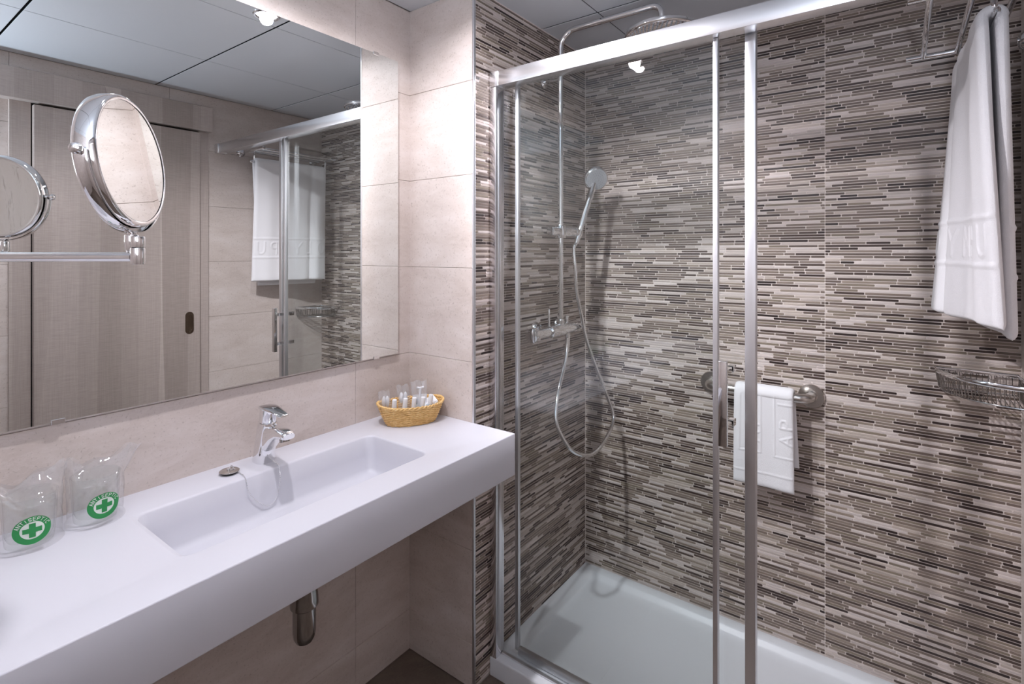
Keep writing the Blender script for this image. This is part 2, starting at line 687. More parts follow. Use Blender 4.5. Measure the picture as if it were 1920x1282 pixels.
# ------------------------------------------------------------------ added uplight out of view, gives the ceiling its cool glow
t = thing('added_uplight', 'added unseen cool white uplight that brightens the ceiling, on the door wall beside the viewer', 'lamp', (-0.36, YO, 1.42))
MB().box(-0.46, -0.26, YO + 0.0003, YO + 0.012, 1.37, 1.46, 0.002).build('back_plate', 'chrome', t)
mb = MB()
mb.box(-0.49, -0.23, YO + 0.012, YO + 0.120, 1.395, 1.401, 0.0015)
mb.box(-0.49, -0.23, YO + 0.114, YO + 0.120, 1.401, 1.446, 0.0015)
mb.box(-0.49, -0.484, YO + 0.012, YO + 0.114, 1.401, 1.446, 0.0015)
mb.box(-0.236, -0.23, YO + 0.012, YO + 0.114, 1.401, 1.446, 0.0015)
mb.build('trough', 'chrome', t)
MB().box(-0.483, -0.237, YO + 0.0125, YO + 0.113, 1.430, 1.434).build('diffuser', 'added_uplight_lens', t, smooth=False)
al = bpy.data.lights.new('added_uplight_glow', 'AREA')
al.shape = 'RECTANGLE'
al.size = 0.24
al.size_y = 0.095
al.energy = ADDED_UPLIGHT_POWER
al.color = ADDED_UPLIGHT_COLOR
alo = bpy.data.objects.new('added_uplight_glow', al)
COL.objects.link(alo)
alo.parent = t
alo.location = (0, 0.063, 0.020)
alo.rotation_euler = (rad(180), 0, 0)

# ------------------------------------------------------------------ ceiling downlights


def downlight(x, y, aim, n, label):
    t = thing('downlight', label, 'lamp', (x, y, CEIL - 0.002), 'recessed ceiling downlights')
    MB().lathe([(0.045, 0.0), (0.045, -0.003), (0.042, -0.006), (0.036, -0.006), (0.033, -0.002), (0.033, 0.0)], (x, y, CEIL + 0.0005), (0, 0, 1), 40).build('trim_ring', 'chrome', t)
    MB().lathe([(0, -0.0035), (0.022, -0.003), (0.033, -0.001), (0.033, 0.0), (0, 0.0)], (x, y, CEIL + 0.0005), (0, 0, 1), 32).build('lens', 'lamp_lens', t)
    l = bpy.data.lights.new('downlight_beam', 'SPOT')
    l.energy = LAMP_POWER[n]
    l.color = LAMP_COLOR
    l.spot_size = rad(156)
    l.spot_blend = 0.35
    l.shadow_soft_size = 0.022
    lo = bpy.data.objects.new('downlight_beam', l)
    COL.objects.link(lo)
    lo.parent = t
    lo.location = (0, 0, -0.012)
    l2 = bpy.data.lights.new('downlight_tilted_beam', 'SPOT')
    l2.energy = BEAM_POWER[n]
    l2.color = LAMP_COLOR
    l2.spot_size = rad(76)
    l2.spot_blend = 1.0
    l2.shadow_soft_size = 0.022
    lo2 = bpy.data.objects.new('downlight_tilted_beam', l2)
    COL.objects.link(lo2)
    lo2.parent = t
    lo2.location = (0, 0, -0.012)
    lo2.rotation_euler = (Vector(aim) - Vector((x, y, CEIL))).to_track_quat('-Z', 'Y').to_euler()
    return t


downlight(0.979, -0.449, (1.95, -0.80, 0.90), 0, 'round recessed ceiling downlight above the mirror, the one nearest the return wall')
downlight(0.580, -0.440, (1.95, -1.30, 0.80), 1, 'round recessed ceiling downlight above the basin tap')

# ------------------------------------------------------------------ sliding door on the right wall
t = thing('door_1', 'grey wood laminate sliding door under a boxed header, seen in the mirror', 'door', (0.92, YO, 0))
t['kind'] = 'structure'
dp = MB().box(0.588, 1.247, YO + 0.012, YO + 0.042, 0.008, 2.010, 0.0015).build('door_panel', 'grey_wood_laminate', t, smooth=False)
hb = MB()
pts = arc((1.1955, 0, 1.048), 0.0205, 0, 180, 12) + arc((1.1955, 0, 0.986), 0.0205, 180, 360, 12)
n = len(pts)
yf = YO + 0.042


def pill(cx, z0, z1, r, y):
    P = arc((cx, y, z1), r, 0, 180, 12) + arc((cx, y, z0), r, 180, 360, 12)
    return P


rings = [pill(1.1955, 0.980, 1.054, 0.0205, yf + 0.0002), pill(1.1955, 0.980, 1.054, 0.0198, yf + 0.002), pill(1.1955, 0.988, 1.046, 0.0125, yf + 0.002),
         pill(1.1955, 0.988, 1.046, 0.0115, yf + 0.0004)]
vs, fs = [], []
for rg in rings:
    vs += [tuple(p) for p in rg]
for i in range(len(rings) - 1):
    for k in range(n):
        fs.append((i * n + k, i * n + (k + 1) % n, (i + 1) * n + (k + 1) % n, (i + 1) * n + k))
fs.append(tuple((len(rings) - 1) * n + k for k in range(n)))
hb.add(vs, fs)
fp = hb.build('flush_pull', 'bronze', dp)
fp['label'] = 'oval bronze flush pull'
sc = MB()
for z in (1.062, 0.972):
    sc.sphere((1.1955, yf + 0.002, z), 0.0028, 8, 6)
sc.build('screw', 'bronze', fp)
MB().box(0.515, 0.584, YO + 0.0, YO + 0.016, 0.0, 2.02, 0.001).build('jamb', 'grey_wood_laminate', t, smooth=False)
MB().box(1.2485, 1.300, YO + 0.0, YO + 0.016, 0.0, 2.02, 0.001).build('jamb', 'grey_wood_laminate', t, smooth=False)
MB().box(0.584, 1.2485, YO + 0.0005, YO + 0.006, 0.0, 2.02).build('backing', 'dark_gap', t, smooth=False)
MB().box(-0.60, 1.303, YO + 0.0005, YO + 0.060, 2.020, 2.1475, 0.0015).build('header_box', 'grey_wood_laminate', t, smooth=False)

# ------------------------------------------------------------------ vanity counter with basin
t = thing('vanity_counter', 'long white solid surface counter with a sunken rectangular basin', 'counter', (0.5, -0.228, 0.72))


def rrect(x0, x1, y0, y1, r, n=6):
    P = []
    for cx, cy, a0 in ((x1 - r, y1 - r, 0), (x0 + r, y1 - r, 90), (x0 + r, y0 + r, 180), (x1 - r, y0 + r, 270)):
        for i in range(n + 1):
            a = rad(a0 + 90 * i / n)
            P.append((cx + r * math.cos(a), cy + r * math.sin(a)))
    return P


VX0, VX1, VY0, VY1, VZ0 = -0.60, XR - 0.0005, -0.4555, -0.0003, 0.7200
VX1E = 1.2615
mb = MB()
NQ = 7
outer = [(VX1E, VY1), (VX0, VY1), (VX0, VY0), (VX1E, VY0)]
E1 = 0.0022
loops = []
prof = [(0.000, CZ, 0.024), (0.0035, CZ - 0.0012, 0.024), (0.006, CZ - 0.005, 0.023), (0.0115, CZ - 0.05, 0.022), (0.017, CZ - 0.088, 0.022), (0.022, CZ - 0.097, 0.024), (0.032, CZ - 0.1015, 0.03), (0.06, CZ - 0.103, 0.03)]
for off, z, r in prof:
    lft = off * (1.9 if off > 0.004 else 1)
    bk = off * 1.3 if off > 0.004 else off
    loops.append([(x, y, z) for x, y in rrect(0.394 + lft, 1.004 - off * 0.7, -0.364 + off, -0.110 - bk, r, NQ - 1)])
nl = 4 * NQ
vs, fs = [], []
for L in loops:
    vs += L
for i in range(len(loops) - 1):
    for k in range(nl):
        fs.append((i * nl + k, i * nl + (k + 1) % nl, (i + 1) * nl + (k + 1) % nl, (i + 1) * nl + k))
fs.append(tuple((len(loops) - 1) * nl + k for k in range(nl)))
# top plate around the basin
ob = len(vs)
vs += [(VX1E - E1 * 0, VY1, CZ), (VX0, VY1, CZ), (VX0, VY0 + E1, CZ), (VX1E, VY0 + E1, CZ)]
for q in range(4):
    for k in range(NQ - 1):
        fs.append((ob + q, q * NQ + k + 1, q * NQ + k))
    fs.append((ob + q, ob + (q + 1) % 4, ((q + 1) % 4) * NQ, q * NQ + NQ - 1))
# rounded front edge, front, bottom, back, ends
sec = [(VY1, CZ), (VY0 + E1, CZ), (VY0 + E1 * .3, CZ - E1 * .3), (VY0, CZ - E1), (VY0, VZ0 + E1), (VY0 + E1 * .3, VZ0 + E1 * .3), (VY0 + E1, VZ0), (VY1, VZ0)]
b0 = len(vs)
for x in (VX0, VX1E):
    vs += [(x, y, z) for y, z in sec]
m = len(sec)
for k in range(1, m):
    fs.append((b0 + k, b0 + (k + 1) % m, b0 + m + (k + 1) % m, b0 + m + k))
fs.append(tuple(b0 + k for k in range(m)))
fs.append(tuple(b0 + m + k for k in reversed(range(m))))
mb.add(vs, fs)
mb.build('countertop', 'white_solid_surface', t, angle=50)
dr = MB().lathe([(0.036, 0.0), (0.036, 0.0015), (0.031, 0.003), (0.022, 0.0015), (0.02, 0.0005), (0.0, 0.0005)], (0.735, -0.225, CZ - 0.103), (0, 0, 1), 32).build('drain', 'chrome', t)

# ------------------------------------------------------------------ bottle trap under the counter
t = thing('bottle_trap', 'dark chrome bottle trap hanging below the counter', 'drain trap', (0.735, -0.20, 0.42))
c0 = (0.735, -0.20, 0)
MB().lathe([(0.0, 0.7199), (0.030, 0.7199), (0.030, 0.706), (0.022, 0.703), (0.022, 0.63), (0.0, 0.63)], c0, (0, 0, 1), 32).build('tailpiece', 'dark_chrome', t)
MB().lathe([(0.0, 0.640), (0.022, 0.640), (0.0235, 0.636), (0.0265, 0.60), (0.0325, 0.535), (0.0335, 0.523), (0.033, 0.517), (0.0285, 0.513), (0, 0.513)], c0, (0, 0, 1), 40).build('trap_body', 'dark_chrome', t)
MB().lathe([(0, 0.514), (0.0268, 0.514), (0.0272, 0.505), (0.0272, 0.455), (0.0255, 0.441), (0.020, 0.430), (0.011, 0.4255), (0, 0.4245)], c0, (0, 0, 1), 40).build('trap_cup', 'dark_chrome', t)
mb = MB()
mb.tube(catmull([(0.735, -0.19, 0.585), (0.735, -0.15, 0.585), (0.735, -0.0, 0.585)], 4), 0.016, 16)
mb.lathe([(0, 0), (0.021, 0), (0.021, 0.014), (0.018, 0.018), (0, 0.018)], (0.735, -0.172, 0.585), (0, 1, 0), 24)
mb.build('waste_pipe', 'dark_chrome', t)
MB().lathe([(0.017, 0), (0.032, 0), (0.032, -0.003), (0.022, -0.010), (0.017, -0.010)], (0.735, -0.0002, 0.585), (0, 1, 0), 28).build('wall_rose', 'dark_chrome', t)

# ------------------------------------------------------------------ basin tap
FX, FY = 0.712, -0.052
t = thing('basin_tap', 'chrome single lever tap standing behind the basin', 'tap', (FX, FY, CZ))
mb = MB()
# body: rounded-square column leaning forward (towards -y), swelling into the spout
secs = []
NB = 24
for zt, yc, hw, hd in ((0.000, 0.000, 0.0235, 0.0260), (0.004, 0.000, 0.0238, 0.0262), (0.03, -0.005, 0.0228, 0.0245), (0.06, -0.011, 0.0218, 0.0232), (0.085, -0.016, 0.0212, 0.0222), (0.100, -0.0195, 0.0208, 0.0212), (0.1035, -0.020, 0.0195, 0.0200)):
    row = []
    for k in range(NB):
        a = 2 * math.pi * k / NB
        ca, sa = math.cos(a), math.sin(a)
        e = 0.62
        row.append((FX + hw * math.copysign(abs(ca) ** e, ca), FY + yc + hd * math.copysign(abs(sa) ** e, sa), CZ + zt))
    secs.append(row)
mb.grid([r + [r[0]] for r in secs])
o = len(mb.v)
mb.v += secs[-1]
mb.f.append(tuple(o + k for k in range(NB)))
tb = mb.build('tap_body', 'chrome', t, angle=40)
mb = MB()
# spout: tapering rounded bar leaving the body towards -y
secs = []
for s, (yy, zz, hw, hh) in enumerate(((-0.010, 0.060, 0.0185, 0.038), (-0.034, 0.066, 0.0195, 0.032), (-0.056, 0.0790, 0.0190, 0.0200), (-0.080, 0.0880, 0.0182, 0.0125), (-0.108, 0.0885, 0.0175, 0.0100), (-0.117, 0.0870, 0.0165, 0.0085), (-0.120, 0.0860, 0.0145, 0.0065))):
    row = []
    for k in range(NB):
        a = 2 * math.pi * k / NB
        ca, sa = math.cos(a), math.sin(a)
        row.append((FX + hw * math.copysign(abs(ca) ** .6, ca), FY + yy, CZ + zz + hh * math.copysign(abs(sa) ** .6, sa)))
    secs.append(row)
mb.grid([r + [r[0]] for r in secs])
o = len(mb.v)
mb.v += secs[-1]
mb.f.append(tuple(o + k for k in range(NB)))
sp = mb.build('spout', 'chrome', t, angle=45)
ae = MB().lathe([(0.0, 0.006), (0.0125, 0.006), (0.0125, -0.006), (0.0095, -0.006), (0.0090, -0.004), (0, -0.004)], (FX, FY - 0.100, CZ + 0.0765), (0, 0.25, 1), 24).build('aerator', 'dark_chrome', sp)
mb = MB()
ax = Vector((0, -0.16, 1)).normalized()
oc = Vector((FX, FY - 0.0205, CZ + 0.105))
mb.lathe([(0, 0), (0.0195, 0), (0.0205, 0.002), (0.0212, 0.010), (0.0215, 0.030), (0.0205, 0.036), (0.016, 0.0385), (0, 0.0395)], oc, ax, 36)
# flat lever blade running forward from the top of the cap
L = []
for yy, zz, hw, hh in ((0.012, 0.0335, 0.0190, 0.0050), (-0.010, 0.0345, 0.0200, 0.0050), (-0.035, 0.0325, 0.0165, 0.0040), (-0.055, 0.0290, 0.0140, 0.0030), (-0.074, 0.0250, 0.0135, 0.0023), (-0.077, 0.0243, 0.0110, 0.0014)):
    row = []
    for k in range(16):
        a = 2 * math.pi * k / 16
        ca, sa = math.cos(a), math.sin(a)
        row.append((FX + hw * math.copysign(abs(ca) ** .7, ca), FY - 0.0205 + yy, CZ + 0.105 + zz + 0.003 + hh * math.copysign(abs(sa) ** .7, sa)))
    L.append(row)
mb.grid([r + [r[0]] for r in L])
o = len(mb.v)
mb.v += L[-1]
mb.f.append(tuple(o + k for k in range(16)))
mb.build('lever', 'chrome', t, angle=40)
MB().lathe([(0, 0), (0.0188, 0), (0.0188, 0.0022), (0, 0.0022)], oc - ax * 0.0022, ax, 28).build('seam', 'black_rubber', t)

# ------------------------------------------------------------------ basin plug and chain
PX, PY = 0.621, -0.0617
t = thing('basin_plug', 'steel basin plug on a ball chain, lying beside the tap', 'plug', (PX, PY, CZ))
MB().lathe([(0, 0.0), (0.0165, 0.0), (0.0185, 0.002), (0.0185, 0.005), (0, 0.005)], (PX, PY, CZ + 0.0002), (0, 0, 1), 32).build('rubber_seal', 'black_rubber', t)
MB().lathe([(0, 0.0), (0.0215, 0.0), (0.0225, 0.0012), (0.020, 0.0028), (0, 0.0036)], (PX, PY, CZ + 0.0053), (0, 0, 1), 36).build('plug_disc', 'brushed_steel', t)
mb = MB()
mb.tube([Vector((PX + 0.004, PY - 0.002, CZ + 0.0125)) + Vector((math.cos(a), 0.3 * math.sin(a), math.sin(a))) * 0.0045 for a in [2 * math.pi * k / 18 for k in range(18)]], 0.0011, 8, closed=True)
mb.cyl((PX - 0.002, PY, CZ + 0.008), (PX - 0.002, PY, CZ + 0.0135), 0.0042, 14, 0.001)
mb.build('chain_eyelet', 'chrome', t)
chain = catmull([(0.627, -0.0640, 0.8560), (0.634, -0.078, 0.8475), (0.633, -0.0950, 0.8455), (0.632, -0.1080, 0.8460), (0.633, -0.1185, 0.8370), (0.6345, -0.1270, 0.812), (0.6455, -0.1310, 0.7920), (0.6615, -0.1340, 0.7740), (0.6785, -0.1355, 0.7630), (0.6960, -0.1340, 0.7675), (0.7080, -0.1310, 0.7900), (0.7140, -0.1270, 0.8150), (0.7170, -0.1185, 0.8370), (0.7185, -0.1080, 0.8462), (0.7195, -0.0950, 0.8462), (0.7200, -0.0835, 0.8475), (0.7190, -0.0800, 0.8500)], 10)
mb = MB()
acc, last = 0.0, chain[0]
mb.tube(chain, 0.00035, 5)
for p in chain:
    acc += (p - last).length
    last = p
    if acc >= 0.0033:
        acc = 0.0
        mb.sphere(p, 0.00145, 8, 6)
o = mb.build('ball_chain', 'chrome', t)

# ------------------------------------------------------------------ wall mirror
MX0, MX1, MZ0, MZ1 = 0.03, 1.2005, 1.0400, 2.0262
t = thing('wall_mirror', 'large frameless rectangular mirror above the counter', 'mirror', ((MX0 + MX1) / 2, YM, MZ0))
MB().box(MX0, MX1, YM, YM + 0.005, MZ0, MZ1, 0.0007).build('mirror_glass', 'mirror_silver', t, smooth=False)
MB().box(MX0 + 0.0015, MX1 - 0.0015, YM + 0.0052, YM + 0.0065, MZ0 + 0.0015, MZ1 - 0.0015).build('backing_edge', 'mirror_edge', t, smooth=False)
MB().box(MX0 + 0.04, MX1 - 0.03, YM + 0.0066, -0.0005, MZ0 + 0.03, MZ1 - 0.03).build('backing_board', 'mirror_board', t, smooth=False)
for x, z, s in ((1.1065, MZ1, 1), (1.1085, MZ0, -1), (0.3085, MZ0, -1), (0.13, MZ1, 1)):
    mb = MB()
    mb.box(x - 0.011, x + 0.011, YM - 0.002, YM - 0.0004, z - s * 0.006, z + s * 0.004, 0.0006)
    mb.box(x - 0.011, x + 0.011, YM - 0.001, -0.0003, z + s * 0.0006, z + s * 0.004, 0.0006)
    mb.build('clip', 'chrome', t)

# ------------------------------------------------------------------ magnifying mirror on an arm
yaw, tilt = rad(-43.5), rad(6.0)
nrm = Vector((math.cos(tilt) * math.cos(yaw), math.cos(tilt) * math.sin(yaw), math.sin(tilt)))
uu = Vector((0, 0, 1)).cross(nrm).normalized()
vv = nrm.cross(uu)
DC = Vector((0.303, -0.4335, 1.5200))
R = 0.1003
AZ = 1.3745
t = thing('shaving_mirror', 'round chrome two-sided shaving mirror on a long wall arm', 'mirror', (-0.035, -0.0, AZ))
mid = DC - nrm * 0.014
MB().lathe([(R - 0.008, 0.0145), (R - 0.006, 0.0155), (R - 0.003, 0.015), (R - 0.0005, 0.012), (R + 0.001, 0.006), (R + 0.001, -0.006), (R - 0.0005, -0.012), (R - 0.003, -0.015), (R - 0.006, -0.0155), (R - 0.008, -0.0145)], mid, nrm, 72).build('mirror_rim', 'chrome', t, angle=60)
MB().lathe([(0, 0.0138), (R - 0.0075, 0.0138), (R - 0.0075, 0.010), (0, 0.010)], mid, nrm, 72).build('mirror_face', 'mirror_silver', t)
# the far side magnifies: shallow concave dish
cv = [(R - 0.0075, -0.010), (R - 0.0075, -0.0142)] + [((R - 0.0075) * (1 - k / 12), -0.0142 + 0.0040 * (1 - (1 - k / 12) ** 2)) for k in range(1, 13)]
cv[-1] = (0, cv[-1][1])
MB().lathe(cv, mid, nrm, 72).build('magnifying_face', 'mirror_silver', t)
yo = [mid + (uu * math.cos(a) + vv * math.sin(a)) * (R + 0.0065) for a in [math.pi + math.pi * k / 48 for k in range(49)]]
mb = MB()
mb.tube(yo, 0.0085, 10, flat=0.0016, flatdir=nrm)
mb.build('yoke', 'chrome', t, angle=60)
for s in (-1, 1):
    mb = MB()
    p0 = mid + uu * (s * (R + 0.0005))
    mb.lathe([(0, 0), (0.004, 0), (0.004, 0.009), (0.0065, 0.0095), (0.0078, 0.013), (0.0065, 0.0175), (0.003, 0.0195), (0, 0.020)], p0, uu * s, 20)
    mb.build('pivot_knob', 'chrome', t)
low = mid - vv * (R + 0.0065)
JT = Vector((0.3030, -0.4500, AZ))
PS = Vector((low.x, low.y, low.z))
mb = MB()
mb.lathe([(0, 0), (0.0075, 0), (0.0062, 0.006), (0.005, 0.012), (0.0062, 0.020), (0.0075, 0.024), (0, 0.024)], PS - Vector((0, 0, 0.022)), (0, 0, 1), 20)
mb.sphere((PS.x, PS.y, PS.z - 0.026), 0.0085, 16, 10)
mb.build('swivel_stem', 'chrome', t)
mb = MB()
mb.cyl((JT.x, JT.y, AZ - 0.011), (JT.x, JT.y, AZ + 0.014), 0.0098, 24, 0.0012)
mb.cyl((JT.x, JT.y, AZ + 0.0145), (JT.x, JT.y, AZ + 0.031), 0.0098, 24, 0.0012)
mb.cyl((JT.x, JT.y, AZ + 0.021), (PS.x, PS.y, AZ + 0.021), 0.0065, 16)
mb.cyl((PS.x, PS.y, AZ + 0.010), (PS.x, PS.y, AZ + 0.034), 0.0095, 24, 0.0012)
mb.build('elbow_joint', 'chrome', t)
AW = Vector((-0.035, 0, AZ))
dirA = (JT - Vector((-0.035, -0.020, AZ))).normalized()
MB().tube([Vector((-0.035, -0.020, AZ)) + dirA * 0.004, JT - dirA * 0.008], 0.0072, 20).build('arm', 'chrome', t)
mb = MB()
mb.lathe([(0, 0), (0.034, 0), (0.034, -0.004), (0.030, -0.007), (0, -0.007)], (-0.035, -0.0003, AZ), (0, 1, 0), 36)
mb.cyl((-0.035, -0.006, AZ), (-0.035, -0.0205, AZ), 0.0085, 20, 0.001)
mb.cyl((-0.035, -0.022, AZ - 0.016), (-0.035, -0.022, AZ + 0.016), 0.0100, 20, 0.001)
mb.build('wall_plate', 'chrome', t)

# ------------------------------------------------------------------ text helper
STROKES = {
    'O': [[(0.5 + 0.42 * math.cos(a), 0.5 + 0.5 * math.sin(a)) for a in [2 * math.pi * k / 20 for k in range(21)]]],
    'L': [[(0.12, 1), (0.12, 0), (0.85, 0)]],
    'Y': [[(0.05, 1), (0.5, 0.48), (0.95, 1)], [(0.5, 0.48), (0.5, 0)]],
    'M': [[(0.05, 0), (0.12, 1), (0.5, 0.35), (0.88, 1), (0.95, 0)]],
    'P': [[(0.12, 0), (0.12, 1), (0.6, 1), (0.85, 0.88), (0.85, 0.60), (0.6, 0.48), (0.12, 0.48)]],
    'U': [[(0.1, 1), (0.1, 0.28), (0.25, 0.05), (0.5, 0), (0.75, 0.05), (0.9, 0.28), (0.9, 1)]],
    'S': [[(0.88, 0.82), (0.7, 0.97), (0.4, 1), (0.15, 0.85), (0.15, 0.65), (0.35, 0.53), (0.7, 0.45), (0.88, 0.3), (0.85, 0.12), (0.6, 0), (0.3, 0.02), (0.1, 0.18)]],
    'A': [[(0.05, 0), (0.5, 1), (0.95, 0)], [(0.22, 0.36), (0.78, 0.36)]],
    'N': [[(0.1, 0), (0.1, 1), (0.9, 0), (0.9, 1)]],
    'T': [[(0.0, 1), (1.0, 1)], [(0.5, 1), (0.5, 0)]],
    'I': [[(0.5, 0), (0.5, 1)]],
    'E': [[(0.9, 1), (0.12, 1), (0.12, 0), (0.9, 0)], [(0.12, 0.52), (0.75, 0.52)]],
    'C': [[(0.9, 0.82), (0.7, 0.97), (0.45, 1), (0.18, 0.82), (0.1, 0.5), (0.18, 0.18), (0.45, 0), (0.7, 0.03), (0.9, 0.18)]],
}


def stroke_dist(P, Q, polylines):
    """distance of grid points (P, Q) to a set of polylines"""
    d = np.full(P.shape, 9.0)
    for pl in polylines:
        for (x0, y0), (x1, y1) in zip(pl, pl[1:]):
            vx, vy = x1 - x0, y1 - y0
            L2 = vx * vx + vy * vy + 1e-12
            tt = np.clip(((P - x0) * vx + (Q - y0) * vy) / L2, 0, 1)
            d = np.minimum(d, np.hypot(P - x0 - tt * vx, Q - y0 - tt * vy))
    return d


def letters(word, x0, y0, w, h, gap):
    out = []
    x = x0
    for ch in word:
        for pl in STROKES[ch]:
            out.append([(x + p * w, y0 + q * h) for p, q in pl])
        x += w + gap
    return out


# ------------------------------------------------------------------ wrapped tumblers


def wrapped_tumbler(cx, cy, th0, lean, label, seed, dz=0.0, rot=0.0):
    r = random.Random(seed)
    t = thing('wrapped_tumbler', label, 'glass', (cx, cy, CZ), 'wrapped tumblers')
    z = CZ + 0.0006
    MB().lathe([(0, 0.0), (0.032, 0.0), (0.035, 0.003), (0.0375, 0.03), (0.0405, 0.088), (0.0412, 0.0905), (0.0402, 0.0915), (0.0388, 0.0905), (0.0375, 0.085), (0.0348, 0.02), (0.031, 0.011), (0, 0.010)], (cx, cy, z), (0, 0, 1), 48).build('tumbler', 'tumbler_glass', t)
    NZ, NT = 46, 120
    ph = [r.uniform(0, 6.28) for _ in range(12)]

    def bag(th, s):
        """s = 0 at the counter, 1 at the open top"""
        zz = 0.0012 + 0.124 * s
        k = min(1, max(0, (s - 0.66) / 0.34))
        a = 0.0445 + 0.013 * k + 0.003 * s
        b = 0.0445 * (1 - k) ** 1.1 + 0.007
        if s < 0.05:
            a *= 1.0 + 0.10 * (1 - s / 0.05)
            b *= 1.0 + 0.06 * (1 - s / 0.05)
        c, sn = math.cos(th), math.sin(th)
        rr = 1.0
        amp = 0.02 + 0.07 * max(0, s - 0.35)
        rr += amp * (math.sin(3 * th + ph[0] + 5 * s) + 0.7 * math.sin(5 * th + ph[1] - 7 * s) + 0.6 * abs(math.sin(4 * th + ph[2] + 9 * s)) - 0.3) * 0.55
        fold = abs(math.sin(6 * th + ph[3] + 4.0 * math.sin(5 * s + ph[4]))) + abs(math.sin(9 * s + 3 * th + ph[5]))
        rr += 0.045 * (fold - 1.0) * (0.12 + s * s * 1.3)
        x, y = a * c * rr, b * sn * rr
        top = 0.010 * math.sin(2.5 * th + ph[6]) * k + 0.005 * math.sin(7 * th + ph[7]) * k
        x2 = x * math.cos(rot) - y * math.sin(rot)
        y2 = x * math.sin(rot) + y * math.cos(rot)
        return Vector((cx + x2 + lean * k * 0.018, min(cy + y2, -0.002), CZ + zz + top))

    g = [[bag(2 * math.pi * k / NT, i / NZ) for k in range(NT + 1)] for i in range(NZ + 1)]
    w = MB().grid(g).build('plastic_wrapper', 'cellophane', t, angle=28)

    zc = 0.041

    def on(u, v, lift):
        # point of the print on the bag, u to the viewer's right and v up
        s = (zc + v - 0.0012) / 0.124
        th = th0 - rot
        tt = th + u / 0.0445
        p = bag(tt, s)
        q = Vector((math.cos(tt + rot), math.sin(tt + rot), 0))
        return p + q * lift

    # green ring, inner white disc, cross
    N = 64

    def ringmesh(r0, r1, lift, nr=4):
        pts = []
        for i in range(nr + 1):
            rr = r0 + (r1 - r0) * i / nr
            pts.append([on(rr * math.cos(2 * math.pi * k / N), rr * 0.94 * math.sin(2 * math.pi * k / N), lift) for k in range(N + 1)])
        return MB().grid(pts)

    em = ringmesh(0.0162, 0.0258, 0.0016).build('printed_emblem', 'emblem_green', t, angle=80)
    em['label'] = 'green ANTISEPTIC cross emblem'
    ringmesh(0.0004, 0.0162, 0.0013, 6).build('emblem_disc', 'emblem_white', em, angle=80)
    mb = MB()
    for (a0, a1, b0, b1) in ((-0.0125, 0.0125, -0.0043, 0.0043), (-0.0043, 0.0043, 0.0043, 0.0125), (-0.0043, 0.0043, -0.0125, -0.0043)):
        mb.grid([[on(a0 + (a1 - a0) * i / 8, b0 + (b1 - b0) * j / 4, 0.0019) for j in range(5)] for i in range(9)])
    mb.build('emblem_cross', 'emblem_green', em, angle=80)
    mb = MB()
    word = 'ANTISEPTIC'
    span = 152.0
    wl_ = 0.0043
    for i, ch in enumerate(word):
        ang = rad(90 + span / 2 - span * (i + 0.5) / len(word))
        for pl in STROKES[ch]:
            for (x0, y0), (x1, y1) in zip(pl, pl[1:]):
                dx, dy = (x1 - x0) * wl_, (y1 - y0) * 0.0058
                L = math.hypot(dx, dy)
                nx, ny = -dy / L * 0.00047, dx / L * 0.00047
                ex, ey = dx / L * 0.0003, dy / L * 0.0003
                q = []
                for (px, py, sx, sn, se) in ((x0, y0, 1, 1, -1), (x1, y1, 1, 1, 1), (x1, y1, 1, -1, 1), (x0, y0, 1, -1, -1)):
                    lx = (px - 0.5) * wl_ + nx * sn + ex * se
                    ly = (py - 0.5) * 0.0058 + ny * sn + ey * se
                    rr = 0.0211 + ly
                    aa = ang - lx / 0.0211
                    q.append(on(rr * math.cos(aa), rr * 0.94 * math.sin(aa), 0.0024))
                mb.add(q, [(0, 1, 2, 3)])
    mb.build('emblem_lettering', 'emblem_white', em, smooth=False)
    return t


wrapped_tumbler(0.2530, -0.0760, math.atan2(-1.30, -0.20), -0.4, 'clear tumbler in a crumpled plastic bag, the one nearer the picture edge', 3, rot=0.1)
wrapped_tumbler(0.3550, -0.0660, math.atan2(-1.25, 0.02), 0.9, 'clear tumbler in a crumpled plastic bag, the one nearer the basin', 8, rot=-0.1)

# ------------------------------------------------------------------ wicker basket with amenities
BC = Vector((1.1540, -0.1240, CZ))
BA = rad(-30)
bu = Vector((math.cos(BA), math.sin(BA), 0))
bw = Vector((-math.sin(BA), math.cos(BA), 0))
t = thing('wicker_basket', 'oval honey coloured wicker basket in the counter corner', 'basket', BC)


def bpt(th, h, extra=0.0):
    k = h / 0.060
    a = 0.076 + (0.104 - 0.076) * k ** 0.85 + extra
    b = 0.047 + (0.068 - 0.047) * k ** 0.85 + extra
    e = 0.88
    c, s = math.cos(th), math.sin(th)
    tipz = 0.006 * k * abs(c) ** 3
    return BC + bu * (a * math.copysign(abs(c) ** e, c)) + bw * (b * math.copysign(abs(s) ** e, s)) + Vector((0, 0, 0.0015 + h + tipz))


